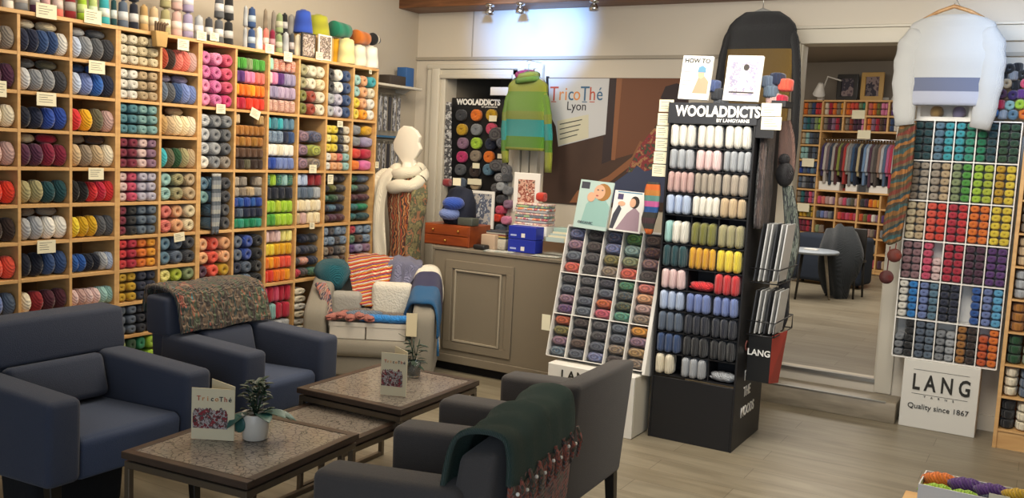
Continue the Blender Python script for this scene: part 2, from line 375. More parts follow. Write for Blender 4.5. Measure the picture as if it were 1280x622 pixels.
# ------------------------------------------------------------------ far room behind the doorway
FA = radians(-10); FO = Vector((-2.2, 13.61, .22)); FD = Vector((cos(FA), sin(FA), 0)); FN = Vector((sin(FA), -cos(FA), 0))   # FN looks back at us
def far(px, py, off=0):
    """point of the far wall's plane moved off metres towards us"""
    P = np.array(FO+FN*off); n_ = np.array(FN); d = ray(px, py); t_ = np.dot(P-EYE, n_)/np.dot(d, n_); return Vector(EYE+d*t_)
def fu(px, py, off=0):
    q = far(px, py, off)-FO; return q.dot(FD), q.z+.22
struct('floor_far', MB().box(-6, 2, T-.15+.15, 16, .1, DB), 'floor_planks')
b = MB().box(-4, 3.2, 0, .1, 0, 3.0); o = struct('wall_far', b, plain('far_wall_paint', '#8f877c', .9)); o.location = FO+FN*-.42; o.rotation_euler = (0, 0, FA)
struct('wall_far_left', MB().box(-4.35, -4.2, 7.8, 15, .1, 3.25), 'wall_grey')
struct('wall_far_right', MB().box(.9, 1.05, T, 14.5, .1, 3.25), 'wall_grey')
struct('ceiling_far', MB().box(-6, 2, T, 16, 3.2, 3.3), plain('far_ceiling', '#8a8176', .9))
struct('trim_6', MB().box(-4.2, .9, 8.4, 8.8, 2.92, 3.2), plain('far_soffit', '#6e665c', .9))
# ------------------------------------------------------------------ yarn: one mesh of each kind, copied for every ball
PAL = dict(white='#f2efe6', ivory='#e9dfc6', cream='#e6d6b0', beige='#c2aa86', tan='#b5935e', khaki='#a19a70', taupe='#8f8170', brown='#5c3f2c', caramel='#a8702f',
 rust='#9c3a22', grey='#868a90', black='#17181c', charcoal='#393b42', slate='#566478', navy='#1c2540', denim='#2f4a78', blue='#2459a8', royal='#2346a0',
 cobalt='#2c52b8', periwinkle='#7285bd', lavender='#9c93b4', lilac='#b8a4c0', mauve='#94708c', plum='#4e2340', purple='#5a2f78', burgundy='#4c1c2c', wine='#7e1436',
 crimson='#b81c3a', red='#d02a30', scarlet='#e03a22', coral='#e8553e', orange='#ee7a1c', amber='#f2a41e', mustard='#caa018', gold='#dfa818', yellow='#ead23a',
 lemon='#efe68a', lime='#a8d038', green='#4e9e3a', emerald='#12855c', forest='#1e4a34', teal='#17696f', turquoise='#38a8b4', aqua='#9cc8c4', sage='#8a9a6e',
 olive='#77762e', rose='#d44c6e', pink='#e88ab4', orchid='#d870a8', peach='#ecae7c', salmon='#e0766a', sky='#5fb2e0', steel='#5b8098', mint='#a8e0c8')
PAL.update({'pale pink': '#e6c8c6', 'pale grey': '#c3c7cc', 'light grey': '#a9adb2', 'dark grey': '#55585e', 'dark navy': '#131a2c', 'pale blue': '#b6c6e2', 'dark red': '#8a1c24',
 'dark brown': '#33221d', 'dark teal': '#12434a', 'dark green': '#1f4a2c', 'golden brown': '#a07028', 'pale green': '#c3d68a', 'dusty pink': '#c9a6a0', 'dusty mauve': '#8e6a70',
 'pale teal': '#83b0b0', 'pale lilac': '#c6c2d6', 'yellow green': '#b8c83a', 'sea green': '#2f9a80', 'deep purple': '#3a2060', 'bright blue': '#1f7fcc', 'greyish beige': '#a89c8c',
 'burnt orange': '#d2571c', 'ash grey': '#93908c', 'steel teal': '#4d8796', 'blue grey': '#5f7082', 'hot pink': '#cc2f70', 'pale yellow': '#eadf8e', 'light teal': '#6fb0b0', 'olive grey': '#5e5a45', 'warm grey': '#8f867c'})
def mesh_ball(mat):      # plump ball of wool, strands up and over
    mb = MB(); n = 26; vs = []
    for i in range(13):
        t = pi*i/12
        for k in range(n):
            a = 2*pi*k/n; r = .97+.03*sin(9*a+2.2*cos(t)*2)*sin(t)
            s_ = sin(t)**.86 if 0 < i < 12 else 0
            vs.append((.5*s_*cos(a)*r, .5*s_*sin(a)*r, .5*cos(t)*(1-.05*(s_ < .4))))
    mb.add(vs, [(i*n+k, (i+1)*n+k, (i+1)*n+(k+1) % n, i*n+(k+1) % n) for i in range(12) for k in range(n)], 0, True)
    return mb.mesh('yarn_ball', mat)
def mesh_roll(mat, dark=False, hole=.16, twist=5, amp=.05, sq=1.0, strands=9):     # wound skein lying on its side, end with a centre hole facing -y
    prof = [(.02, -.22 if dark else -.40), (hole*.8, -.27 if dark else -.42), (hole, -.43 if dark else -.46), (hole+.07, -.485), (.36, -.49), (.45, -.45), (.495, -.34), (.5, 0), (.49, .28), (.42, .45), (.0, .5)]
    n = 28; mb = MB(); vs = []
    for j, (r, h) in enumerate(prof):
        for k in range(n):
            a = 2*pi*k/n; f = 1-amp*.5+amp*.5*sin(strands*a+twist*j*.55)*(1 if 1 < j < 9 else .3)
            ca, sa = cos(a), sin(a); q = (abs(ca)**4+abs(sa)**4)**-.25*sq+(1-sq)
            vs.append((r*f*ca*q, h, r*f*sa*q))
    mb.add(vs, [(i*n+k, i*n+(k+1) % n, (i+1)*n+(k+1) % n, (i+1)*n+k) for i in range(len(prof)-1) for k in range(n)], 0, True)
    mb.add([(0, -.15 if dark else -.39, 0)]+[(hole*cos(2*pi*k/12), -.22 if dark else -.41, hole*sin(2*pi*k/12)) for k in range(12)], [(0, k+1, (k+1) % 12+1) for k in range(12)], 1 if dark else 0)  # near-black disc in a cake's hole: the shade inside is put in as colour
    return mb.mesh('yarn_roll', [mat, 'dark_gap'])
def mesh_lobe(mat):      # soft upright skein, flattened against its neighbours, strands nearly vertical
    mb = MB(); n = 24; vs = []
    for i in range(13):
        t = pi*i/12; z = cos(t)
        rr = max(0, 1-abs(z)**9)**.5
        for k in range(n):
            a = 2*pi*k/n; r = rr*(.95+.05*sin(7*a+1.6*z))
            vs.append((.5*r*cos(a), .5*r*sin(a), .5*z))
    mb.add(vs, [(i*n+k, (i+1)*n+k, (i+1)*n+(k+1) % n, i*n+(k+1) % n) for i in range(12) for k in range(n)], 0, True)
    return mb.mesh('yarn_skein', mat)
def mesh_hank(mat):      # twisted hank, long axis x
    mb = MB()
    for q in (0, pi):
        path = [(-.5+i/14, .20*cos(q+i*.75)*(1-.5*abs(i/7-1)**3), .20*sin(q+i*.75)*(1-.5*abs(i/7-1)**3)) for i in range(15)]
        mb.tube(path, [.29*(1-.45*abs(i/7-1)**3) for i in range(15)], 12)
    return mb.mesh('yarn_hank', mat)
def mesh_swirl(mat):     # flattened sock-yarn ball, spiral of strands on the face
    n = 28; mb = MB(); vs = []; prof = [(.0, -.44), (.12, -.47), (.24, -.47), (.36, -.44), (.44, -.37), (.49, -.22), (.5, 0), (.48, .25), (.35, .42), (.0, .5)]
    for j, (r, h) in enumerate(prof):
        for k in range(n):
            a = 2*pi*k/n; f = .96+.04*sin(5*a+j*1.1); q = .45+.55*(abs(cos(a))**4+abs(sin(a))**4)**-.25; q = min(q, .5/max(1e-6, .5*max(abs(cos(a)), abs(sin(a))))); vs.append((r*f*q*cos(a), h*(.96+.04*sin(3*a+j*2)), r*f*q*sin(a)))
    mb.add(vs, [(i*n+k, i*n+(k+1) % n, (i+1)*n+(k+1) % n, (i+1)*n+k) for i in range(len(prof)-1) for k in range(n)], 0, True)
    return mb.mesh('sock_ball', mat)
vari('multi_fire', ['#c8402a', '#e8853a', '#c8c8c4', '#b83048', '#dfa052'], 16, own=.1); vari('multi_sea', ['#1c5866', '#3c8a7a', '#203048', '#90b060', '#48a0b0'], 16, own=.15)
vari('multi_dark', ['#2b3436', '#4c5648', '#5a3a4c', '#24463f', '#6a6a58'], 16, own=.35); vari('multi_soft', ['#c08070', '#d8ccc0', '#b06058', '#e0b890', '#a8a8ac'], 16, own=.2)
vari('multi_blue', ['#26406c', '#6888a8', '#a8b8c4', '#2c4c80', '#50607c'], 16, own=.2); vari('sock_mix', ['#23242c', '#50566a', '#8c8478', '#2c3a48', '#6a4a58'], 14, own=.55, soft=True, rings=1.6)
vari('sock_bright', ['#3c7a50', '#c89858', '#5c4c58', '#40608c', '#b8b48c'], 14, own=.62, rings=1.6)
MESH = {('ball', ''): mesh_ball('wool_soft'), ('roll', ''): mesh_roll('wool_diag', False, .055, 5, .06, .5), ('cake', ''): mesh_roll('wool_flat', True, .10, 2, .012, .15, 14),
        ('lobe', ''): mesh_lobe('wool_up'), ('hank', ''): mesh_hank('wool_diag'), ('swirl', ''): mesh_swirl('wool_diag')}
def ymesh(kind, mat=''):
    if (kind, mat) not in MESH:
        me = MESH[(kind, '')].copy(); me.materials[0] = M[mat]; MESH[(kind, mat)] = me
    return MESH[(kind, mat)]
NAMES = dict(ball='yarn_ball', roll='wool_roll', cake='cotton_cake', lobe='wool_skein', hank='yarn_hank', swirl='sock_yarn_ball')
def yarn(kind, loc, size, rotz, colour, label, group, mat='', tilt=0, name=None, roll=0):
    o = bpy.data.objects.new(name or NAMES[kind], ymesh(kind, mat)); COL.objects.link(o)
    o.location = loc; o.scale = size; o.rotation_euler = (tilt, roll, rotz)
    c = rgb(PAL[colour]) if colour in PAL else rgb('#777777')
    j = 1+random.uniform(-.06, .06); o.color = (c[0]*j, c[1]*j, c[2]*j, 1)
    o['label'] = label; o['category'] = 'yarn'; o['group'] = group; return o
ORD = ['top', 'second', 'third', 'fourth', 'fifth', 'sixth', 'seventh', 'eighth', 'ninth', 'tenth', 'eleventh']
NTH = ['first']+ORD[1:]

# ------------------------------------------------------------------ wooden cube shelving along the shelf wall
XS = -4.62; CW = .2925; RH = .197; TOP = 2.225; Y0 = 2.864
wood('pine', '#c0935c', '#d8ae74', (1, 1, 6), .5, 4); wood('pine_back', '#8a6a45', '#a07c50', (1, 1, 3), .7, 3)
def colY(k): return Y0+k*CW
def shelf_unit(k0, k1, rows_of, label):
    t = thing('cube_shelf', label, 'shelf')
    XB = WX+.012
    part('back_panel', MB().box(WX+.002, XB, colY(k0), colY(k1), .03, TOP), 'pine_back', t)
    for k in range(k0, k1+1):
        e = .0 if k in (k0, k1) else .0
        y = colY(k)+(.0085 if k == k0 else -.0085 if k == k1 else 0)
        part('upright', MB().box(XB, XS, y-.0085, y+.0085, .0, TOP), 'pine', t, .001, 1)
    part('top_board', MB().box(XB, XS+.004, colY(k0), colY(k1), TOP, TOP+.02), 'pine', t, .001, 1)
    for k in range(k0, k1):
        for r in rows_of(k):
            z = TOP-r*RH
            a = colY(k)+(.017 if k == k0 else .0085); c = colY(k+1)-(.017 if k+1 == k1 else .0085)
            part('shelf_board', MB().box(XB, XS-.001, a, c, z-.009, z+.009), 'pine', t, .001, 1)
    return t
single = lambda k: range(1, 12)
shelf_unit(-2, 2, single, 'pine cube shelving holding plump balls, behind the nearer blue armchair')
shelf_unit(2, 4, single, 'pine cube shelving, two columns wide, under the beige and lavender thread cones')
shelf_unit(4, 10, lambda k: (2, 4, 6, 8, 10) if k != 7 else (2, 4, 6, 8, 10), 'pine cube shelving with tall cubes, ending at the needle racks')

def where(k, r, tall=False):
    return f"{NTH[r] if r else 'top'} cube down, {NTH[9-k]} column from the corner"
def cell(k, r): # inside of a single cube
    return colY(k)+.0085, colY(k+1)-.0085, TOP-(r+1)*RH+.009
def fill_balls(k, r, cols, tops=(), start=0):
    ya, yb, z = cell(k, r); n = len(cols); wd = (yb-ya)/n; h = random.uniform(.122, .132) if n < 6 else .108
    for i, c in enumerate(cols):
        if i < start: continue
        hh = h*random.uniform(.97, 1.05)
        yarn('ball', (XS-.060, ya+(i+.5)*wd+.002, z+hh/2+.001), (.105, wd*.86, hh), radians(26), c, f"{c} wool ball in the {where(k, r)}", f"{c} balls, {ORD[r]} cube, {NTH[9-k]} column", roll=random.uniform(-.04, .04), tilt=random.uniform(-.015, .015))
    for i, c in enumerate(tops):
        yy = ya+(yb-ya)*(.27+.46*i) if len(tops) > 1 else (ya+yb)/2+.03
        yarn('ball', (XS-.10, yy, z+h+.024), (.10, .115, .052), 0, c, f"{c} wool ball lying on others, {where(k, r)}", f"{c} balls lying on top, {ORD[r]} cube, {NTH[9-k]} column", roll=.1)
L = {(-1, 0): 'grey grey taupe warm_grey', (-1, 1): 'grey plum plum plum', (-1, 2): 'ivory ivory ivory ivory', (-1, 3): 'dusty_pink dusty_pink dusty_pink dusty_pink', (-1, 4): 'orange scarlet scarlet scarlet',
 (-1, 5): 'brown dark_brown dark_brown dark_brown', (-1, 6): 'teal dark_teal coral coral', (-1, 7): 'slate slate periwinkle slate',
 (0, 0): 'navy navy denim denim white|ivory cream', (0, 1): 'pale_grey grey grey charcoal|dark_grey olive_grey', (0, 2): 'dark_navy navy royal royal', (0, 3): 'plum plum wine wine|cream crimson', (0, 4): 'khaki khaki dark_teal dark_teal',
 (0, 5): 'light_grey light_grey white white|taupe taupe', (0, 6): 'dark_navy dark_navy denim denim', (0, 7): 'ivory dark_red burgundy burgundy',
 (1, 0): 'pale_blue grey dark_grey charcoal|light_grey dark_grey', (1, 1): 'pale_blue periwinkle blue navy|denim blue', (1, 2): 'red gold olive_grey dusty_pink', (1, 3): 'beige taupe beige ivory|taupe brown', (1, 4): 'black black red crimson red',
 (1, 5): 'yellow mustard mustard dark_grey dark_grey', (1, 6): 'blue blue dark_navy dark_navy light_grey pale_blue', (1, 7): 'pale_pink dusty_pink pale_pink pale_pink aqua aqua',
 (3, 0): 'rust dark_brown salmon salmon dusty_pink', (3, 1): 'slate dark_grey denim periwinkle periwinkle|lavender lavender', (3, 2): 'tan beige cream cream ivory|beige', (3, 3): 'turquoise olive_grey dark_green khaki beige'}
for (k, r), s in L.items():
    a, _, c = s.partition('|'); fill_balls(k, r, [x.replace('_', ' ') for x in a.split()], [x.replace('_', ' ') for x in c.split()], start=1 if k == -1 else 0)

def fill_grid(kind, k, r, rows, span=1, nrow=None, mat='', fillz=None, ndepth=.15):
    """rows: colour names bottom row last, laid out as a grid of ends"""
    ya, yb, _ = cell(k, r); z0 = TOP-(r+span)*RH+.009; H = span*RH-.018
    nr = len(rows); pz = (fillz or H*.985)/nr
    for i, row in enumerate(rows):
        cs = row if isinstance(row, list) else row.split(); n = len(cs); wd = (yb-ya)/n
        for j, c in enumerate(cs):
            if c == '-': continue
            c = c.replace('_', ' '); m = mat
            if c.startswith('multi'): m = c.replace(' ', '_'); c = {'multi_fire': 'orange', 'multi_sea': 'teal', 'multi_dark': 'charcoal', 'multi_soft': 'dusty pink', 'multi_blue': 'slate'}[m]; nm = 'multicoloured '+{'multi_fire': 'orange', 'multi_sea': 'sea green', 'multi_dark': 'dark', 'multi_soft': 'pink', 'multi_blue': 'blue'}[m]
            else: nm = c if not m else 'multicoloured '+c
            z = z0+(nr-1-i+.5)*pz; y = ya+(j+.5)*wd
            what = {'roll': 'wool roll', 'cake': 'cotton cake', 'lobe': 'wool skein', 'hank': 'yarn hank', 'swirl': 'sock yarn ball'}[kind]
            rowtxt = ORD[r] if span == 1 else f"{NTH[r//2] if r else 'top'} tall"
            lab = f"{nm} {what} in the {rowtxt} cube, {NTH[9-k]} column"
            if kind in ('roll', 'cake', 'swirl'):
                yarn(kind, (XS-ndepth/2-.006+random.uniform(-.006, .004), y, z), (wd*(.93 if kind == 'cake' else .95), ndepth, pz*(.93 if kind == 'cake' else .94)), pi/2, c, lab, f"{nm} {what}s, {rowtxt} cube, {NTH[9-k]} column", m, roll=random.uniform(0, 3) if kind == 'cake' and abs(wd-pz) < .01 else 0)
            elif kind == 'lobe':
                yarn(kind, (XS-.055+random.uniform(-.006, .004), y, z), (.095, wd*.99, pz*.95), 0, c, lab, f"{nm} {what}s, {rowtxt} cube, {NTH[9-k]} column", m, tilt=random.uniform(-.03, .03))
            else:
                yarn(kind, (XS-.07+random.uniform(-.01, .01), y, z), (wd*.88, .10, pz*.86), pi/2+random.uniform(-.08, .08), c, lab, f"{nm} {what}s, {rowtxt} cube, {NTH[9-k]} column", m, tilt=random.uniform(-.04, .04))
g3 = lambda s: [s]*3
for r, s in enumerate(['ivory ivory cream cream', 'white white beige beige', 'steel_teal steel_teal pale_teal pale_teal', 'wine wine pale_pink mauve', 'pale_pink rose pale_lilac pale_lilac',
                       'wine black blue_grey blue_grey', 'red crimson orange amber', 'mustard mustard navy navy', 'slate slate dark_navy dark_navy', 'pale_green dark_green emerald lime']):
    fill_grid('roll', 2, r, g3(s) if r < 9 else [s, 'lime dark_green green lime'])
for r, s in ((4, 'aqua khaki beige'), (5, 'salmon peach cream'), (6, 'steel slate charcoal'), (7, 'lemon yellow_green sage'), (9, 'ivory cream ivory')):
    fill_grid('cake', 3, r, [s, s])
big = lambda kind, k, R_, rows, **kw: fill_grid(kind, k, 2*R_, rows, 2, **kw)
big('cake', 4, 0, ['orchid pink rose', 'orchid orchid rose', 'pink orchid rose', 'pink orchid hot_pink'], fillz=.345)
big('cake', 4, 1, ['pale_grey grey grey', 'pale_grey grey dark_grey', 'pale_grey light_grey dark_grey', 'white grey warm_grey'], fillz=.35)
big('cake', 4, 2, ['steel steel charcoal', 'pale_teal steel charcoal', '- steel charcoal', '- steel charcoal'], fillz=.345)
big('cake', 4, 3, ['peach coral peach', 'peach coral peach', 'plum coral mustard', 'plum coral mustard'], fillz=.35)
big('lobe', 5, 0, ['green green sage green green', 'purple purple pink pink salmon salmon', 'amber orange orange amber orange orange', 'crimson crimson scarlet scarlet scarlet'], fillz=.345)
big('lobe', 5, 1, ['beige - - tan', 'caramel caramel caramel caramel caramel caramel', 'caramel golden_brown caramel golden_brown caramel', 'brown brown brown brown brown', 'dark_brown dark_brown olive_grey dark_brown dark_brown'])
big('lobe', 5, 2, ['greyish_beige warm_grey - greyish_beige', 'greyish_beige taupe beige ash_grey', 'royal blue royal blue royal', 'navy slate navy navy navy', 'emerald sea_green emerald emerald sea_green'], fillz=.35)
big('cake', 5, 3, ['slate royal black', 'slate royal black', 'navy slate black', 'navy blue_grey black'], fillz=.35)
big('lobe', 6, 0, ['mint multi_fire multi_fire multi_fire multi_fire', 'pale_pink pink purple lavender lavender', 'lavender lavender lilac lilac lilac', 'multi_soft multi_soft multi_soft multi_soft multi_soft'], fillz=.37)
big('lobe', 6, 1, ['turquoise steel_teal turquoise steel steel', 'multi_blue multi_blue multi_blue navy denim', 'white white ivory white white', 'royal royal periwinkle periwinkle periwinkle'], fillz=.365)
big('lobe', 6, 2, ['multi_sea lime multi_sea aqua multi_sea', 'dark_navy dark_navy dark_navy dark_navy', 'lime lime yellow_green lime lime', 'green green lime lime lime'])
big('lobe', 6, 3, ['pale_pink dusty_pink pale_pink lemon lemon', 'yellow yellow gold gold gold', 'orange amber orange coral coral', 'scarlet scarlet orange orange amber'])
big('lobe', 6, 4, ['rose crimson rose crimson crimson', 'aqua pale_teal crimson crimson', 'light_grey ivory light_grey light_grey'])
big('cake', 7, 0, ['khaki ivory ivory', 'khaki ivory cream', 'olive rust ivory', 'olive rust ivory'], fillz=.36)
big('swirl', 7, 1, ['mauve denim', 'mauve yellow_green', 'mauve taupe'], mat='sock_bright', fillz=.29)
big('lobe', 7, 2, ['pale_blue pale_blue dark_red dark_red', 'blue_grey slate blue_grey light_grey', 'ivory cream ivory cream ivory', 'beige dusty_pink cream cream'])
big('hank', 7, 3, ['- navy charcoal', 'multi_dark navy charcoal', 'multi_dark multi_fire navy', 'crimson multi_dark multi_sea'], fillz=.33)
big('roll', 7, 4, ['ivory -', 'ivory -', 'white -', 'ivory -', 'white -', 'ivory -'], fillz=.33)
big('cake', 8, 0, ['black white denim', 'black white denim', 'light_grey pale_lilac denim', 'light_grey pale_lilac denim'], fillz=.36)
big('roll', 8, 1, ['yellow yellow charcoal ivory', 'lemon yellow charcoal ivory', 'yellow yellow navy ivory', 'white peach salmon aqua', 'white peach peach aqua'], fillz=.34)
big('hank', 8, 2, ['multi_dark multi_dark multi_dark', 'multi_dark olive multi_dark', 'multi_sea dark_green multi_dark', 'navy steel navy', 'brown plum burgundy'])
big('roll', 8, 3, ['multi_blue multi_dark multi_blue multi_blue', 'multi_blue multi_blue multi_dark multi_blue', 'taupe brown multi_dark taupe', 'brown multi_dark taupe brown', 'taupe brown multi_dark brown'])
big('cake', 9, 0, ['aqua peach turquoise', 'aqua peach ivory', 'yellow peach white', 'yellow amber white'], fillz=.34)
big('swirl', 9, 1, ['grey gold', 'grey lavender', 'scarlet crimson', 'orange orchid'], mat='', fillz=.36)
big('hank', 9, 2, ['multi_sea multi_blue', 'multi_sea multi_dark', 'burgundy burgundy', 'teal emerald', 'teal dark_teal'])
big('roll', 9, 3, ['crimson multi_blue multi_blue', 'multi_sea brown multi_blue', 'purple lavender mauve', 'multi_soft rust multi_soft', 'taupe multi_dark mauve'])
# a small knitted sample hanging in front of the third tall cube
q = at(270, 262, X=XS+.02)
rows = [[(XS+.022, q.y-.035+.07*j/3, z) for j in range(4)] for z in (1.42, 1.33, 1.2, 1.02)]
rows[3] = [(XS+.022, q.y-.03+.05*j/3, 1.03+.02*(j % 2)) for j in range(4)]
solo('knitted_sample', sheet(rows, .012, 4, .006, 3), stripes('sample_wool', ['#8b9198', '#5c646e', '#a8a8a4'], 2, .08), 'grey and slate knitted sample hanging in front of the steel and charcoal cakes', 'sample')

# ------------------------------------------------------------------ price cards
plain('card', '#e9e2c4', .7); plain('ink', '#4a4a48', .8)
def card(px, py, w_, h_, X=None, Y=None, label='', tilt=0, group='price cards', name='price_card'):
    p = at(px, py, X=X, Y=Y); t = MB(); r_ = random.Random(int(px*7+py))
    if X is not None:
        t.box(0, .002, -w_/2, w_/2, -h_/2, h_/2)
        for q in range(4): t.box(.002, .0024, -w_*.38, -w_*.38+w_*r_.uniform(.4, .76), h_*(.3-.17*q)-.0012, h_*(.3-.17*q)+.0012, 1)
    else:
        t.box(-w_/2, w_/2, 0, .002, -h_/2, h_/2)
        for q in range(4): t.box(-w_*.38, -w_*.38+w_*r_.uniform(.4, .76), -.0004, 0, h_*(.3-.17*q)-.0012, h_*(.3-.17*q)+.0012, 1)
    o = solo(name, t, ['card', 'ink'], label, 'price card', group, loc=p)
    if tilt: o.rotation_euler = (tilt, 0, 0) if X is not None else (0, tilt, 0)
    return o
for px, py, w_, h_, tl, wh in [(58, 14, .115, .075, 0, 'on the shelf top below the red and maroon cones'), (116, 21, .105, .075, 0, 'on the shelf top below the pale green cone'), (121, 84, .10, .07, 0, 'above the periwinkle and blue balls'),
    (58, 124, .11, .07, 0, 'above the royal blue balls'), (120, 217, .095, .065, 0, 'above the black and red balls'), (58, 308, .105, .07, 0, 'above the dark navy balls'), (229, 56, .085, .065, 0, 'above the salmon balls'),
    (252, 45, .075, .055, 0, 'at the foot of the charcoal cones'), (224, 296, .08, .055, .1, 'above the steel and slate cakes'), (276, 136, .075, .06, 0, 'below the pink cakes'), (319, 142, .085, .06, -.35, 'tilted below the orange skeins'),
    (337, 61, .08, .06, 0, 'on the shelf top below the pink cone'), (360, 71, .08, .065, 0, 'on the shelf top beside the framed photos'), (391, 211, .075, .06, 0, 'below the mauve sock yarn balls'), (413, 224, .06, .07, 0, 'above the dark hanks'),
    (390, 282, .05, .045, 0, 'above the tangled dark hanks'), (425, 155, .06, .045, 0, 'above the yellow rolls'), (471, 206, .04, .05, 0, 'on the last upright by the needle racks'), (399, 70, .07, .055, 0, 'in front of the framed photos'), (2, 111, .05, .08, 0, 'above the ivory balls at the shelf end'), (268, 46, .07, .05, 0, 'under the black cone'), (463, 90, .03, .03, 0, 'below the big white cones')]:
    card(px, py, w_, h_, X=XS+.008, label=f"cream handwritten price card {wh}", tilt=tl)

# ------------------------------------------------------------------ cones on top of the shelving
CT = TOP+.021
def cone(y, x, r0, r1, h, colour, band, label, z=CT, group=None, lying=False, hexc=None):
    prof = [(r0*.55, 0), (r0*.6, .004), (r0*.96, .005), (r0, .012), (r0*.5+r1*.5, h*.5), (r1, h-.012), (r1*.85, h-.002), (r1*.45, h), (r1*.4, h+.008), (0, h+.008)]
    o = solo('yarn_cone', MB().lathe(prof, 20), M['wool_flat'], label, 'yarn cone', group, loc=(x, y, z)); o.color = rgb(hexc or PAL[colour])
    if band:
        def rr(t): return r0+(r1-r0)*t
        part('label_band', MB().lathe([(rr(.30)+.001, h*.30), (rr(.62)+.001, h*.62)], 20), plain('band_'+band.strip('#'), band, .6), o)
    if lying: o.rotation_euler = lying
    return o
def row_cone(pxl, pxr, colour, band, two, label, h=.17, X=-4.70, hexc=None):
    a = at((pxl+pxr)/2, 40, X=X); ra = abs(at(pxr, 40, X=X).y-at(pxl, 40, X=X).y)/2*.88
    cone(a.y, X, ra, ra*.78, h, colour, band, label, hexc=hexc, group=None)
    if two: cone(a.y, X, ra, ra*.78, h, colour, band, label.replace('thread cone', 'thread cone stacked on another'), z=CT+h+.01, hexc=hexc)
for a in [(-3, 2, 'brown', '#c8b8a0', 1, 'dark brown thread cone at the shelf end'), (3, 17, 'white', '#a8a49c', 1, 'white thread cone beside the brown one'), (19, 35, 'grey', '#d8d4cc', 1, 'grey thread cone beside the white one'),
          (37, 50, 'plum', '#b8b4b0', 1, 'plum thread cone with grey label'), (51, 63, 'burgundy', '#c8a0a0', 1, 'maroon thread cone behind a price card'), (65, 79, 'salmon', '#d8c8c0', 1, 'salmon thread cone beside the maroon one'), (80, 95, 'dark red', '#a8a4a0', 1, 'dark red thread cone with grey label'),
          (96, 109, 'lime', '#c8e090', 1, 'lime green thread cone on the shelf top'), (110, 122, 'pale green', '#d0e0c0', 1, 'pale green thread cone beside the lime one'), (123, 137, 'turquoise', '#d8e4e0', 1, 'turquoise thread cone on the shelf top'), (138, 146, 'dark teal', '#c8d0d0', 1, 'dark teal thread cone'),
          (147, 160, 'slate', '#c8ccd0', 1, 'slate blue thread cone'), (161, 173, 'dark navy', '#c8c8c8', 1, 'dark navy thread cone'), (174, 185, 'tan', '#d8c8a0', 0, 'tan thread cone beside the paper bag'), (186, 198, 'beige', '#e0d8c0', 0, 'beige thread cone behind the paper bag'),
          (200, 213, 'khaki', '#d8d4b8', 1, 'khaki thread cone on the shelf top'), (214, 227, 'dusty pink', '#e0d0c8', 1, 'dusty pink thread cone'), (228, 241, 'lavender', '#dcdce4', 1, 'pale lavender thread cone'), (243, 254, 'light grey', '#d8d8d8', 0, 'light grey thread cone with rounded tip'),
          (256, 266, 'charcoal', '#c8c8c8', 0, 'charcoal thread cone shorter than its neighbours'), (268, 279, 'dark grey', '#d0d0d0', 1, 'dark grey thread cone'), (280, 291, 'black', '#b8b8b8', 1, 'black thread cone with pale bands'),
          (304, 309, 'light grey', None, 1, 'slim white thread cone'), (310, 319, 'denim', '#a8b8c8', 1, 'denim blue thread cone'), (320, 328, 'white', None, 0, 'short white thread cone'), (329, 336, 'salmon', '#e0c0b8', 0, 'short salmon thread cone'), (337, 344, 'wine', '#b08890', 0, 'short wine red thread cone'),
          (345, 353, 'sage', '#b8b8a0', 1, 'sage grey thread cone'), (354, 361, 'light grey', None, 0, 'pale grey thread cone behind a price card'), (362, 368, 'charcoal', '#b0a8a8', 0, 'charcoal thread cone with wide bands'), (369, 377, 'ivory', None, 0, 'ivory thread cone beside the framed photos')]:
    row_cone(*a, h=.13 if a[0] > 300 and a[4] else .15)
for a in [(329, 334, 'taupe', None, 1, 'taupe thread cone in the rear row'), (339, 344, 'warm grey', None, 1, 'warm grey thread cone in the rear row'), (352, 359, 'black', '#b8b8b8', 1, 'black banded thread cone in the rear row'), (360, 368, 'ash grey', None, 1, 'ash grey thread cone in the rear row')]:
    row_cone(*a, h=.145, X=-4.82)
# paper bag of bits
p = at(192, 42, X=-4.645); t = thing('paper_bag', 'small brown paper bag hanging over the shelf edge below beige cones', 'bag')
b = MB().prism([(p.y-.035, 2.16), (p.y+.035, 2.16), (p.y+.045, 2.25), (p.y-.045, 2.25)], 0, XS+.006, XS+.05)
part('bag_body', b, plain('kraft', '#b8955c', .8, bump=.3, bscale=40), t, .004)
for i in range(5): part('ribbon_end', MB().tube([(XS+.03, p.y-.03+.015*i, 2.245), (XS+.035, p.y-.034+.017*i, 2.29), (XS+.05, p.y-.045+.022*i, 2.30)], .007), plain('bag_bits', '#7a6450', .9), t)
# framed photos
def frame_pic(px0, px1, py0, py1, label, X, fr, pic, name='framed_photo'):
    a = at((px0+px1)/2, py1, X=X); w_ = abs(at(px1, py1, X=X).y-at(px0, py1, X=X).y); h_ = at(px0, py0, X=X).z-at(px0, py1, X=X).z
    t = thing(name, label, 'picture', (X, a.y, CT))
    part('photo_frame', MB().box(-.012, 0, -w_/2, w_/2, 0, h_), plain('frame_'+fr.strip('#'), fr, .5), t)
    part('photo_print', MB().box(0, .002, -w_/2+.01, w_/2-.01, .01, h_-.01), vari(pic, ['#d8d0c4', '#a89888', '#6a5c54', '#c8b8b0', '#8c7068'], 30, bump=0), t)
    return t
frame_pic(377, 394, 42, 73, 'black framed photo leaning at the shelf top below the blue cone', XS-.02, '#2a2a2a', 'print_a')
frame_pic(398, 414, 48, 80, 'white unframed photo standing below the yellow green cone', XS-.02, '#e8e4dc', 'print_b')
def bigc(px, z, r0, r1, h, hexc, label, X=-4.76, lying=None):
    y = at(px, 60, X=X).y; return cone(y, X, r0, r1, h, None, None, label, z=z, hexc=hexc, lying=lying)
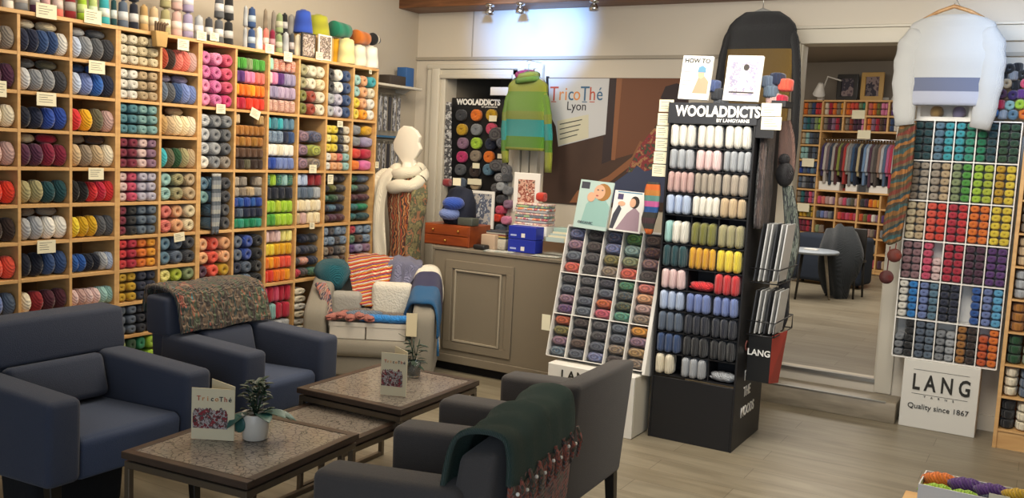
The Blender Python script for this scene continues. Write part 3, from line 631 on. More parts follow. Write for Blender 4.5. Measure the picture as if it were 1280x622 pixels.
solo('cardboard_box', MB().box(-4.86, -4.69, at(372, 50, X=-4.76).y, at(408, 50, X=-4.76).y, CT, CT+.175), 'kraft', 'plain box behind the two photos on the shelf top', 'box')
bigc(378, CT+.176, .072, .052, .165, '#2a4cb0', 'big royal blue yarn cone standing above the black framed photo')
bigc(397, CT+.176, .088, .066, .155, '#a3a328', 'big yellow green yarn cone above the white photo')
bigc(420, CT, .06, .05, .19, '#e0a820', 'big golden yellow yarn cone under the green one', -4.78)
bigc(433, CT, .068, .055, .19, '#e9dfa0', 'big pale yellow yarn cone under the green one', -4.69)
bigc(449, CT, .062, .05, .16, '#ece4cc', 'big ivory yarn cone beside the pale yellow one', -4.70)
bigc(464, CT, .062, .048, .17, '#f0ece0', 'big white yarn cone at the end of the shelf top', -4.70)
y0 = at(415, 45, X=-4.74).y; bigc(415, CT+.195+.062, .06, .055, .19, '#12785c', 'big dark green yarn cone lying on the yellow ones', -4.74, lying=(-pi/2, 0, .08))
bigc(443, CT+.175+.055, .055, .05, .17, '#c96e1e', 'big orange yarn cone lying on the white ones', -4.73, lying=(-pi/2, 0, .1))
cone(at(465, 50, X=-4.71).y, -4.715, .05, .03, .1, 'black', '#d8d0c0', 'black yarn cone lying beside the orange one', z=CT+.18+.055, lying=(-pi/2, 0, .1))
# ------------------------------------------------------------------ armchairs (local: facing +x, centred on y, floor z 0)
def fabric(name, c, c2=None):
    return plain(name, c, .92, bump=.25, bscale=260, vary=.12, sheen=.1)
fabric('blue_cover', '#363d4f'); fabric('grey_cover', '#474341'); fabric('blue_seat', '#39455f'); plain('dark_leg', '#17130f', .4)
def soft_box(x0, x1, y0, y1, z0, z1, bev, taper=0):
    return MB().box(x0, x1, y0, y1, z0, z1)
def armchair(name, label, loc, rotz, W, D, cover, seatm, backtop=.83, cap=True):
    t = thing(name, label, 'armchair', loc, rotz, None)
    a = .145; h = W/2
    part('seat', MB().prism([(-D/2+.10, .30), (D/2-.03, .29), (D/2-.015, .44), (D/2-.04, .465), (-D/2+.10, .44)], 1, -h+a+.004, h-a-.004), seatm, t, .022, 3)
    # the back leans: outline in x-z, one piece behind the seat and between/over the arms
    part('backrest', MB().prism([(-D/2+.02, .27), (-D/2+.17, .27), (-D/2+.10, backtop-.02), (-D/2-.02, backtop)], 1, -h+(.01 if cap else .035), h-(.01 if cap else .035)), cover, t, .025, 3)
    if cap: part('back_cushion', MB().prism([(-D/2+.175, .45), (-D/2+.27, .47), (-D/2+.215, .66), (-D/2+.135, .64)], 1, -h+a+.02, h-a-.02), cover, t, .03, 3)
    if cap: part('back_cover', MB().prism([(-D/2-.03, backtop-.19), (-D/2+.15, backtop-.19), (-D/2+.125, backtop+.005), (-D/2-.03, backtop+.01)], 1, -h-.004, h+.004), cover, t, .022, 3)
    for s in (-1, 1):
        y0, y1 = (h-a, h) if s > 0 else (-h, -h+a)
        part('armrest', MB().prism([(-D/2+.06, .27), (D/2, .30), (D/2+.005, .635), (-D/2+.08, .655)], 1, y0, y1), cover, t, .028, 3)
    for sx in (-1, 1):
        for sy in (-1, 1):
            x = sx*(D/2-.055) if sx > 0 else -D/2+.06; y = sy*(h-.055); k = .012*sx
            b = MB(); q = .024
            vs = [(x+i*q*.7+k*2, y+j*q*.7, 0) for i, j in ((-1, -1), (1, -1), (1, 1), (-1, 1))]+[(x+i*q, y+j*q, .31) for i, j in ((-1, -1), (1, -1), (1, 1), (-1, 1))]
            b.add(vs, [(3, 2, 1, 0), (4, 5, 6, 7)]+[(i, (i+1) % 4, (i+1) % 4+4, i+4) for i in range(4)])
            part('leg', b, 'dark_leg', t, .003, 1)
    return t
armchair('armchair', 'blue-grey slipcovered armchair by the shelving with nothing draped over it', (-3.49, 2.43, 0), 0, .78, .73, 'blue_cover', 'blue_seat')
armchair('armchair', 'blue-grey slipcovered armchair with a chunky knit throw over its back', (-3.55, 3.43, 0), 0, .67, .68, 'blue_cover', 'blue_seat')
armchair('armchair', 'charcoal grey armchair seen from behind, bare backed, by the sock yarn rack', (-1.79, 3.40, 0), pi+radians(2), .67, .59, 'grey_cover', 'grey_cover', .785, False)
armchair('armchair', 'charcoal grey armchair with a green shawl over its back', (-1.67, 2.50, 0), pi+radians(9.5), .67, .58, 'grey_cover', 'grey_cover', .775, False)
# dark bag under the bare blue armchair
solo('shopping_bag', MB().prism([(2.2, 0), (2.62, .0), (2.64, .24), (2.18, .26)], 0, -3.68, -3.46), plain('bag_cloth', '#121316', .9, bump=.4, bscale=20), 'black cloth bag on the floor under the bare blue armchair', 'bag', bevel=.03, seg=3)

# ------------------------------------------------------------------ throw over the second blue armchair
vari('throw_wool', ['#3f8088', '#8c5a44', '#4c5640', '#3c322c', '#6c5a48', '#2c3a34', '#8a4a3c', '#a0866c'], 7, (1, 2.2, .55), bump=1, bs=26, rot=(.8, 0, 0))
def chunky(u, v): return .011*abs(sin(v*15*pi))*(.6+.4*sin(u*60+(2 if int(v*15) % 2 else 0)))
xb = -3.55-.34
rows = []
for dx, z in ((.215, .665), (.20, .72), (.175, .80), (.135, .858), (.06, .875), (-.05, .875), (-.075, .83), (-.085, .74)):
    rows.append([(xb+dx, 3.12+.61*j/5+.006*sin(j*2+z*9), z+.006*sin(j*2.3)) for j in range(6)])
solo('knitted_throw', sheet(rows, .02, 9, fn=chunky), 'throw_wool', 'chunky brown, green and rust knitted throw over a blue armchair back', 'throw')
# ------------------------------------------------------------------ green shawl over the nearer grey armchair
knit('shawl_green', '#1d3f34', 120); vari('lace_rust', ['#6a3a2c', '#3a3028', '#8c4a3a', '#4a4436', '#74604c'], 30, (1, 1, .5), bump=.8, bs=30)
xb = .295
t = thing('fringed_shawl', 'dark green knitted shawl with rust lace edge and pearl drops', 'shawl', (-1.67, 2.50, -.045), radians(9.5))
rows = []
for dx, z in ((-.175, .56), (-.165, .62), (-.155, .70), (-.14, .79), (-.11, .848), (-.04, .872), (.035, .86), (.055, .80), (.06, .72)):
    rows.append([(xb+dx, -.295+.64*j/6+.01*sin(j*3+z*7), z+.012*sin(j*2.1+2)) for j in range(7)])
part('shawl_body', sheet(rows, .016, 4, .004, 5), 'shawl_green', t)
rows = []
for i in range(5): rows.append([(xb+.058-.004*i, -.29+.63*j/8+.008*(j % 2), .735-.08*i-(.03*(j % 2) if i == 4 else 0)) for j in range(9)])
part('lace_edge', sheet(rows, .01, 3, .003, 8), 'lace_rust', t)
for j in range(8):
    y = -.27+.59*j/7; b = MB().ball((xb+.075, y, .70-.014*(j % 2)), .0065, n=10)
    part('pearl', b, plain('pearl_white', '#f4f0e4', .2), t)
    part('tassel', MB().tube([(xb+.07, y+.03, .74), (xb+.082, y+.035, .69), (xb+.075, y+.03, .63)], [.006, .011, .004], 8), 'lace_rust', t)

# ------------------------------------------------------------------ nest of three tables
def tabletop_mat():
    m, n, l, b = newmat('carved_top'); tc = n.new('ShaderNodeTexCoord')
    vo = n.new('ShaderNodeTexVoronoi'); vo.feature = 'DISTANCE_TO_EDGE'; vo.inputs['Scale'].default_value = 40
    nz = n.new('ShaderNodeTexNoise'); nz.inputs['Scale'].default_value = 9; mx = n.new('ShaderNodeMixRGB'); mx.blend_type = 'LINEAR_LIGHT'; mx.inputs[0].default_value = .035
    l.new(tc.outputs['Object'], nz.inputs['Vector']); l.new(tc.outputs['Object'], mx.inputs[1]); l.new(nz.outputs['Color'], mx.inputs[2]); l.new(mx.outputs[0], vo.inputs['Vector'])
    rp = n.new('ShaderNodeValToRGB'); e = rp.color_ramp.elements; e[0].position = .03; e[0].color = rgb('#3a332c'); e[1].position = .07; e[1].color = rgb('#857b70')
    l.new(vo.outputs['Distance'], rp.inputs[0]); l.new(rp.outputs[0], b.inputs['Base Color'])
    bp = n.new('ShaderNodeBump'); bp.inputs['Strength'].default_value = .6; bp.inputs['Distance'].default_value = .002; l.new(rp.outputs[0], bp.inputs['Height']); l.new(bp.outputs[0], b.inputs['Normal'])
    b.inputs['Roughness'].default_value = .42; b.inputs['Coat Weight'].default_value = .6; b.inputs['Coat Roughness'].default_value = .12
tabletop_mat(); wood('dark_edge', '#3a2d25', '#4c3d33', (2, 2, 8), .35); plain('bronze', '#6f6455', .38, .7)
def table(label, x0, x1, y0, y1, z, rz=0):
    t = thing('nesting_table', label, 'coffee table', ((x0+x1)/2, (y0+y1)/2, 0), rz, 'nest of coffee tables'); w_, d = (x1-x0)/2, (y1-y0)/2; f = .022
    part('top_frame', MB().box(-w_, w_, -d, -d+.035, z-.026, z).box(-w_, w_, d-.035, d, z-.026, z).box(-w_, -w_+.035, -d+.035, d-.035, z-.026, z).box(w_-.035, w_, -d+.035, d-.035, z-.026, z).box(-w_+.035, w_-.035, -d+.035, d-.035, z-.033, z-.012), 'dark_edge', t, .002, 1)
    part('tabletop', MB().box(-w_+.036, w_-.036, -d+.036, d-.036, z-.011, z-.002), 'carved_top', t)
    part('metal_rail', MB().box(-w_+.008, w_-.008, -d+.008, -d+.008+f, z-.062, z-.036).box(-w_+.008, w_-.008, d-.008-f, d-.008, z-.062, z-.036).box(-w_+.008, -w_+.008+f, -d+.03, d-.03, z-.062, z-.036).box(w_-.008-f, w_-.008, -d+.03, d-.03, z-.062, z-.036), 'bronze', t, .002, 1)
    for sx in (-1, 1):
        for sy in (-1, 1): 
            x = sx*(w_-.02); y = sy*(d-.02); part('leg', MB().box(x-.012, x+.012, y-.012, y+.012, 0, z-.062), 'bronze', t, .002, 1)
        part('floor_rail', MB().box(sx*(w_-.02)-.012, sx*(w_-.02)+.012, -d+.033, d-.033, 0, .022), 'bronze', t, .002, 1)
    return t
T1 = table('coffee table holding the white plant pot and menu, nearest the bare blue armchair', -2.85, -2.265, 2.15, 2.81, .50, radians(5))
T3 = table('tallest nest table carrying the glass pot, beside the grey sofa', -2.98, -2.38, 3.20, 3.88, .50, radians(1.5))
T2 = table('lower nest table with nothing on it, tucked between the other two', -2.93, -2.41, 2.85, 3.35, .425, radians(2))
# folded menus
plain('menu_card', '#d8cba8', .6); vari('menu_photo', ['#3c3434', '#7a2c30', '#a8a09c', '#5c4a48', '#8c2c34', '#c8b8a8'], 42, bump=0)
plain('ink_red', '#b4503c', .6); plain('ink_blue', '#3c6488', .6); plain('ink_orange', '#d0884c', .6); plain('ink_dark', '#2c2c34', .6)
def menu(base, rot, w_, h_, label):
    t = thing('folded_menu', label, 'menu', base, rot)
    part('front_leaf', MB().box(-w_, 0, 0, .003, 0, h_), 'menu_card', t)
    part('rear_leaf', MB().add([(0, 0, 0), (-w_*.75, .10, 0), (-w_*.75, .10, h_*1.06), (0, 0, h_*1.06), (.002, .003, 0), (-w_*.75, .103, 0), (-w_*.75, .103, h_*1.06), (.002, .003, h_*1.06)], [(0, 1, 2, 3), (7, 6, 5, 4), (0, 4, 5, 1), (3, 2, 6, 7), (1, 5, 6, 2), (0, 3, 7, 4)]), 'menu_card', t)
    b = MB().box(-w_*.97, -w_*.15, -.001, -.0002, h_*.22, h_*.52)
    r_ = random.Random(3)
    for i in range(9): b.ball((-w_*(.9-.085*i), -.0015, h_*(.5+.06*r_.random())), w_*.055, .001, h_*.09, 10)
    part('yarn_photograph', b, 'menu_photo', t)
    x = -w_*.88
    for ch, mt in zip('TricoThé', ['ink_red', 'ink_orange', 'ink_orange', 'ink_dark', 'ink_orange', 'ink_dark', 'ink_red', 'ink_dark']):
        lettering(ch, w_*.16, mt, t, (x+w_*.05, -.002, h_*.80), world=False); x += w_*.105
    return t
p = at(292, 551, Z=.50); menu(Vector((p.x, p.y, .50)), radians(28), .165, .20, 'cream folded menu standing beside the white plant pot')
p = at(507, 496, Z=.50); menu(Vector((p.x, p.y, .50)), radians(18), .125, .20, 'cream folded menu standing before the glass pot')
# potted plants
plain('pot_white', '#cfc8ba', .35); plain('leaf_dark', '#24402e', .5, vary=.3, bscale=40); plain('leaf_teal', '#2f5f58', .4, vary=.25, bscale=30); plain('soil', '#33261c', .95)
plain('glass_pot', '#c8d0cc', .05, trans=.9)
def leaf(mb, c, d, L_, W_, mi=0, curl=.2):
    d = Vector(d).normalized(); s = d.cross(Vector((0, 0, 1))); s = s.normalized() if s.length > .01 else Vector((1, 0, 0)); u = s.cross(d).normalized(); c = Vector(c); n = 7; vs = []
    for i in range(n):
        tt = i/(n-1); wdt = W_*sin(pi*min(1, tt*.96+.04))**.7/2
        q = c+d*L_*tt-u*curl*L_*tt*tt*-1*.0+Vector((0, 0, -curl*L_*tt*tt))
        vs += [q-s*wdt+u*wdt*.3, q-u*.0, q+s*wdt+u*wdt*.3]
    vs2 = [v-u*.0015 for v in vs]; o = len(vs)
    fs = [(i*3+k, i*3+k+1, (i+1)*3+k+1, (i+1)*3+k) for i in range(n-1) for k in (0, 1)]
    fs += [tuple(o+a for a in f[::-1]) for f in fs]
    mb.add(vs+vs2, fs, mi, True)
p = at(314, 549, Z=.50); t = thing('potted_plant', 'leafy green plant in a white pot beside the menu', 'plant', (p.x, p.y+.02, .50))
part('pot', MB().lathe([(.042, 0), (.048, .004), (.055, .10), (.052, .104), (.047, .10), (.045, .085), (0, .085)], 28), 'pot_white', t)
part('soil', MB().lathe([(.045, .08), (.03, .088), (0, .09)], 16), 'soil', t)
b = MB(); r_ = random.Random(5)
for i in range(75):
    a = r_.uniform(0, 2*pi); h = r_.uniform(.10, .23); rr = r_.uniform(0, .05)*(1.3-h*3)
    leaf(b, (rr*cos(a), rr*sin(a), h), (cos(a), sin(a), r_.uniform(-.1, .8)), r_.uniform(.03, .045), r_.uniform(.018, .026))
for i in range(9):
    a = i*.7; b.tube([(0, 0, .08), (.02*cos(a), .02*sin(a), .15), (.035*cos(a), .035*sin(a), .21)], .002, 5)
part('foliage', b, 'leaf_dark', t)
b = MB(); 
for a, e, L_ in ((.5, .1, .13), (.1, .3, .12), (.9, -.1, .11), (-1.9, -.25, .09), (2.4, .2, .07), (-.4, .25, .11)): leaf(b, (.03*cos(a), .03*sin(a), .105), (cos(a), sin(a), e), L_, .06, curl=.3)
b.ball((-.035, -.055, .065), .038, .008, .036)
part('broad_leaf', b, 'leaf_teal', t)
p = at(517, 470, Z=.50); t = thing('potted_plant', 'small sprig plant in a clear glass pot behind the menu', 'plant', (p.x, p.y, .50))
part('pot', MB().lathe([(.03, 0), (.033, .004), (.036, .08), (.033, .08), (.03, .008), (0, .008)], 24), 'glass_pot', t)
part('soil', MB().lathe([(.028, .01), (.03, .05), (0, .055)], 16), 'pot_white', t)
b = MB()
for i in range(34):
    a = r_.uniform(0, 2*pi); h = r_.uniform(.06, .17)
    leaf(b, (.02*cos(a), .02*sin(a), h), (cos(a), sin(a), r_.uniform(-.2, .7)), r_.uniform(.035, .06), .016)
for i in range(5): b.tube([(0, 0, .05), (.012*cos(i), .012*sin(i), .12), (.03*cos(i*1.3), .03*sin(i*1.3), .19)], .002, 5)
b.tube([(0, 0, .12), (-.04, -.01, .19), (-.09, -.02, .21)], .0015, 5)
part('foliage', b, 'leaf_dark', t)

_before = set(bpy.data.objects)
# ------------------------------------------------------------------ grey tub sofa with knitted goods
fabric('sofa_cloth', '#8c8679')
t = thing('tub_armchair', 'light grey tub armchair piled with knitted goods beside the counter', 'armchair')
SX0, SX1, SY0, SY1 = -4.56, -3.46, 4.96, 5.64
part('base', MB().box(SX0+.12, SX1-.12, SY0+.04, SY1-.05, .05, .19), 'sofa_cloth', t, .02, 3)
part('seat_cushion', MB().box(SX0+.17, SX1-.17, SY0+.0, SY1-.16, .19, .31), 'sofa_cloth', t, .045, 4)
arm = [(SY0+.02, .04), (SY0, .42), (SY0+.02, .50), (SY0+.09, .545), (SY0+.25, .62), (SY0+.45, .72), (SY1-.05, .76), (SY1, .70), (SY1-.02, .04)]
for a, c in ((SX0, SX0+.19), (SX1-.19, SX1)):
    part('armrest', MB().prism(arm, 0, a, c), 'sofa_cloth', t, .05, 4)
part('backrest', MB().prism([(SX0+.12, .1), (SX0+.12, .70), (SX0+.25, .77), (-4.0, .80), (SX1-.25, .77), (SX1-.12, .70), (SX1-.12, .1)], 1, SY1-.17, SY1-.01), 'sofa_cloth', t, .05, 4)
for x in (SX0+.12, SX1-.12):
    for y in (SY0+.09, SY1-.1): part('leg', MB().lathe([(.02, 0), (.026, .055)], 12, (x, y, 0)), 'dark_leg', t)
plain('box_white', '#cfc9bd', .6); plain('lace_white', '#d9d3c4', .9, bump=.8, bscale=80)
for x0, x1, lab in ((-4.34, -4.04, 'white box on the tub armchair seat under brown hanks'), (-4.03, -3.70, 'white box on the tub armchair seat under blue hanks')):
    t = thing('display_box', lab, 'box')
    part('box_body', MB().box(x0, x1, 5.0, 5.25, .312, .425), 'box_white', t, .004, 1)
    part('box_rim', MB().box(x0-.004, x1+.004, 4.996, 5.0, .40, .43).box(x0-.004, x1+.004, 5.25, 5.254, .40, .43), 'box_white', t)
def hank(x, y, z, L_, colour, label, mat='', rz=0, th=.06, group='hanks on the tub armchair'):
    return yarn('hank', (x, y, z), (L_, th*1.6, th), rz, colour, label, group, mat)
vari('hank_blush', ['#8a4a3c', '#b07a6c', '#6a3830', '#a05c4c'], 20, own=.2)
for i in range(5): hank(-4.30+.065*i, 5.06+.02*(i % 2), .458+.012*(i % 2), .17, 'salmon', 'terracotta pink twisted hank on the first white box', 'hank_blush', 1.1+.25*i, .055)
for i in range(4): hank(-4.13+.14*i, 5.18, .475-.01*i, .2, 'taupe', 'olive brown variegated hank behind the blue hanks', 'multi_dark', .3*(-1)**i, .06)
for i in range(3): hank(-3.98+.11*i, 5.06, .455, .17, 'bright blue', 'bright blue hank on the second white box', '', .25*(-1)**i, .06)
for i in range(2): hank(-4.12+.1*i, 5.10, .475, .16, 'blue grey', 'blue grey hank between the pink and blue hanks', '', .5, .055)
# draped pieces: control points on the chair, front to back
stripes('blanket_stripe', ['#c8333c', '#d98a2e', '#d8cfc0', '#c83a50', '#e0a23c', '#8a5a78', '#d0503c', '#e8d8b0'], 2, .085, (.25, .45, 0), bump=.8, bs=60)
solo('striped_blanket', sheet([[(-4.18, 5.30, .52), (-4.06, 5.28, .50), (-3.94, 5.30, .53)], [(-4.24, 5.40, .66), (-4.06, 5.39, .64), (-3.90, 5.41, .67)], [(-4.28, 5.455, .80), (-4.06, 5.45, .82), (-3.88, 5.455, .80)], [(-4.25, 5.60, .825), (-4.05, 5.60, .84), (-3.9, 5.60, .82)], [(-4.2, 5.675, .74), (-4.05, 5.675, .75), (-3.94, 5.675, .74)]], .018, 5, .006, 4), 'blanket_stripe', 'red, orange and white striped knitted blanket over the tub armchair back', 'blanket')
knit('teal_knit', '#12606e', 90)
solo('knitted_hat', MB().loft([((-4.35, 5.38, .60), .03, .03, 1), ((-4.36, 5.36, .635), .07, .05, .9), ((-4.40, 5.38, .68), .14, .08, .9), ((-4.41, 5.40, .73), .165, .09, .9), ((-4.41, 5.42, .78), .14, .10, 1), ((-4.405, 5.44, .81), .09, .07, 1), ((-4.40, 5.44, .818), .01, .01, 1)], 24), 'teal_knit', 'teal slouchy knitted hat on the tub armchair shoulder', 'hat')
vari('scarf_stripe', ['#6a4a48', '#a89080', '#3c3c4c', '#b8705c', '#7c8490'], 12, (5, 1, .6), bump=.6)
solo('striped_scarf', sheet([[(-4.52, 5.20, .66), (-4.42, 5.20, .67)], [(-4.46, 5.12, .60), (-4.36, 5.12, .61)], [(-4.42, 5.06, .49), (-4.33, 5.06, .49)], [(-4.37, 5.02, .44), (-4.30, 5.03, .45)]], .014, 5, .004, 3), 'scarf_stripe', 'brown striped scarf hanging inside the tub armchair arm', 'scarf')
knit('lilac_knit', '#8585a0', 90)
solo('lilac_top', sheet([[(-3.86, 5.40, .61), (-3.80, 5.39, .57), (-3.74, 5.40, .62)], [(-3.92, 5.44, .72), (-3.80, 5.43, .70), (-3.66, 5.44, .74)], [(-3.94, 5.45, .80), (-3.80, 5.45, .82), (-3.62, 5.45, .79)], [(-3.92, 5.58, .835), (-3.78, 5.58, .84), (-3.64, 5.58, .81)]], .016, 5, .008, 3), 'lilac_knit', 'lilac grey knitted top over the tub armchair back', 'top')
solo('lace_cushion', MB().box(-4.04, -3.68, 5.27, 5.39, .315, .68), 'lace_white', 'white lace cushion under the lilac top', 'cushion', bevel=.05, seg=4)
solo('lace_cushion', MB().box(-4.40, -4.12, 5.27, 5.39, .33, .60), plain('cushion_grey', '#a09c94', .9, bump=.5, bscale=60), 'pale grey cushion beneath the teal hat', 'cushion', bevel=.05, seg=4)
knit('blue_knit', '#1f6ea8', 90); knit('indigo_knit', '#3c3a66', 90)
t = thing('banded_shawl', 'white, indigo and bright blue shawl with tassels over the armrest', 'shawl')
E_ = lambda y, z, dx=0: (dx, y, z)
xr = SX1
part('shawl_body', sheet([[(-3.74, 5.18, .45), (-3.73, 5.32, .48), (-3.72, 5.48, .55)], [(-3.68, 5.10, .56), (-3.67, 5.25, .655), (-3.66, 5.45, .76)], [(-3.58, 5.03, .585), (-3.56, 5.25, .67), (-3.56, 5.5, .80)], [(-3.48, 5.03, .575), (-3.46, 5.25, .66), (-3.47, 5.48, .77)], [(-3.435, 5.03, .48), (-3.43, 5.25, .56), (-3.43, 5.45, .66)], [(-3.43, 5.06, .33), (-3.425, 5.24, .46), (-3.425, 5.42, .58)]], .016, 5, .005, 4, mi_fn=lambda u, v: 0 if v < .5 else 1 if v < .8 else 2), ['blue_knit', 'indigo_knit', 'lace_white'], t)
for i in range(4):
    x, y, z = [(-3.425, 5.06, .33), (-3.425, 5.11, .37), (-3.43, 5.2, .43), (-3.72, 5.16, .44)][i]
    part('tassel', MB().tube([(x, y, z), (x, y, z-.06), (x+.004, y-.002, z-.12)], [.006, .010, .013], 8), 'blue_knit' if i != 1 else 'lace_white', t)
solo('paper_sheet', MB().box(-3.69, -3.60, 4.945, 4.952, .36, .52), 'menu_card', 'cream paper sheet tucked against the tub armchair front', 'paper')

# the chair and all it carries stand turned towards the room
def turn_group(objs, c, new, ang, sx, sy):
    T_ = Matrix.Translation(Vector(new)) @ Matrix.Rotation(ang, 4, 'Z') @ Matrix.Diagonal((sx, sy, 1, 1)) @ Matrix.Translation(-Vector(c))
    for o in objs:
        if o.parent: continue
        if o.location.length < 1e-6:
            if o.type == 'MESH': o.data.transform(T_)
            for ch in o.children:
                ch.data.transform(T_)
        else:
            o.location = T_ @ o.location; o.rotation_euler[2] += ang
turn_group([o for o in bpy.data.objects if o not in _before], (-4.01, 4.96, 0), (-3.95, 4.93, 0), radians(31), .82, .9)

# ------------------------------------------------------------------ mannequin behind the sofa
MY = 5.93
t = thing('mannequin', 'white cut-out head mannequin bust behind the tub armchair', 'mannequin')
def hp(px, py): q = at(px, py, Y=MY); return (q.x, q.z)
head = [hp(*p) for p in [(506, 206), (500, 196), (494, 188), (493, 178), (497, 170), (500, 162), (506, 157), (514, 158), (521, 163), (526, 171), (524, 178), (527, 186), (523, 194), (519, 199), (519, 206), (524, 214), (496, 214)]]
plain('foam_white', '#e6dfce', .8)
part('head_board', MB().prism(head, 1, MY-.02, MY+.02), 'foam_white', t, .006, 2)
cx = hp(510, 210)[0]
part('bust', MB().loft([((cx, MY, .50), .155, .10, .9), ((cx, MY, .62), .15, .10, .9), ((cx, MY, .85), .115, .085, 1), ((cx-.0, MY, 1.02), .125, .09, 1), ((cx, MY, 1.2), .155, .10, 1), ((cx, MY, 1.36), .165, .09, 1), ((cx, MY, 1.43), .13, .06, 1), ((cx, MY, 1.47), .055, .05, 1), ((cx, MY, 1.53), .045, .04, 1)], 28), 'foam_white', t)
part('stand_pole', MB().tube([(cx, MY, .03), (cx, MY, .55)], .016, 12), 'chrome', t)
part('stand_foot', MB().lathe([(.15, 0), (.15, .015), (.03, .03), (.016, .04)], 24, (cx, MY, 0)), 'chrome', t)
stripes('zigzag', ['#c0703f', '#6a3c30', '#d8b488', '#7a5a3c', '#b85a40', '#4c4034', '#d08c58', '#5c3a34'], 0, .085, dist=.05, bump=.9, bs=40)
vari('olive_knit', ['#6a6a48', '#8c8058', '#5c5c44', '#a07050', '#4a5a48'], 22, (1, 1, .6), bump=.8)
t = thing('knitted_dress', 'orange and brown wavy knitted dress on the mannequin', 'dress')
secs = [((cx, MY, .50), .175, .12, .9), ((cx, MY, .62), .168, .118, .9), ((cx, MY, .85), .132, .10, 1), ((cx, MY, 1.02), .142, .105, 1), ((cx, MY, 1.2), .172, .115, 1), ((cx, MY, 1.34), .182, .105, 1), ((cx, MY, 1.42), .15, .075, 1), ((cx, MY, 1.455), .085, .065, 1)]
part('dress_body', MB().loft(secs, 36, cap=False), 'zigzag', t)
part('side_panel', sheet([[(cx+.11, MY-.07, 1.43), (cx+.17, MY-.0, 1.41)], [(cx+.125, MY-.11, 1.28), (cx+.21, MY-.01, 1.30)], [(cx+.11, MY-.105, 1.1), (cx+.19, MY-.01, 1.12)], [(cx+.08, MY-.105, .9), (cx+.16, MY-.01, .9)], [(cx+.10, MY-.11, .7), (cx+.18, MY-.01, .68)], [(cx+.11, MY-.12, .52), (cx+.20, MY-.01, .50)]], .01, 4, .004, 2), 'olive_knit', t)
knit('cream_wool', '#ece3cc', 110, strength=.5, dark=.9)
t = thing('long_scarf', 'long cream scarf wound round the mannequin neck', 'scarf')
for k, (ra, rb, zc, dip, r_) in enumerate(((.10, .09, 1.50, .06, .046), (.128, .115, 1.478, .15, .052))):
    loop = [(cx+ra*cos(a), MY-.01+rb*sin(a), zc-dip*(1-sin(a))*.5*(1+.12*cos(3*a+k))) for a in [2*pi*i/24 for i in range(25)]]
    part('neck_loop', MB().tube(loop, [r_*(1+.10*sin(i*1.1+k)) for i in range(24)]+[r_*(1+.10*sin(k))], 14, cap=False), 'cream_wool', t)
rows = []
for xa, xb2, y, z in ((-.19, -.02, -.09, 1.47), (-.26, -.07, -.13, 1.38), (-.29, -.11, -.14, 1.2), (-.30, -.10, -.14, 1.0), (-.31, -.08, -.14, .84), (-.32, -.07, -.14, .70)):
    rows.append([(cx+xa+(xb2-xa)*j/3, MY+y+.02*sin(j*2.2), z-.02*(j % 2)*(z < .8)) for j in range(4)])
part('hanging_end', sheet(rows, .022, 5, .008, 2.5), 'cream_wool', t)
# ------------------------------------------------------------------ the painted counter
plain('counter_paint', '#827765', .55, bump=.05, bscale=20); plain('counter_line', '#a59a86', .5); plain('worktop', '#7c7466', .4)
CX0, CX1, CY0, CY1 = -3.93, -2.70, 5.66, 6.20
t = thing('shop_counter', 'taupe painted wooden counter with panelled front', 'counter')
part('body', MB().box(CX0, CX1, CY0, CY1, .07, .905), 'counter_paint', t, .004, 1)
part('plinth', MB().box(CX0+.03, CX1, CY0+.04, CY1-.03, 0, .07), 'dark_gap', t)
part('worktop', MB().box(CX0-.01, CX1+.01, CY0-.012, CY1+.01, .905, .93), 'worktop', t, .004, 1)
a = at(567, 331, Y=CY0); c = at(634, 455, Y=CY0)
def molding(x0, x1, z0, z1, w_, d, y): return MB().box(x0, x1, y-d, y, z0, z0+w_).box(x0, x1, y-d, y, z1-w_, z1).box(x0, x0+w_, y-d, y, z0+w_, z1-w_).box(x1-w_, x1, y-d, y, z0+w_, z1-w_)
A = lambda px, py: at(px, py, Y=CY0).x
part('panel_frame', molding(A(556, 380), A(641, 380), .17, .84, .06, .012, CY0), 'counter_paint', t, .003, 1)
part('panel_molding', molding(A(568, 380), A(626, 380), .235, .775, .012, .016, CY0), 'counter_line', t, .002, 1)
part('corner_post', MB().box(-2.80, -2.72, CY0-.012, CY0, .13, .90), 'counter_paint', t, .003, 1)
part('base_board', MB().box(CX0, CX1, CY0-.014, CY0, .07, .13), 'counter_paint', t, .003, 1)
# papers on it
for i, (px, py, w_, h_, r_, c) in enumerate([(625, 314, .22, .14, .3, '#b8b8b0'), (662, 314, .24, .15, -.2, '#a8b4a4'), (600, 312, .1, .06, .1, '#8fa0c0'), (683, 320, .2, .12, .15, '#9a9c98')]):
    q = at(px, py, Z=.931+.001*i)
    solo('loose_paper', MB().box(-w_/2, w_/2, -h_/2, h_/2, 0, .001), vari('paper_print'+str(i), [c, '#c4c0b4', '#8c9a94', '#a8a49a'], 22, bump=0), ['pale leaflet lying on the counter before the basket', 'printed price sheet lying mid counter before the blue boxes', 'small blue note on the counter by the drawers', 'grey leaflet at the counter end by the sock yarn rack'][i], 'paper', loc=(q.x, max(q.y, CY0+.08), .931+.001*i), rotz=r_)
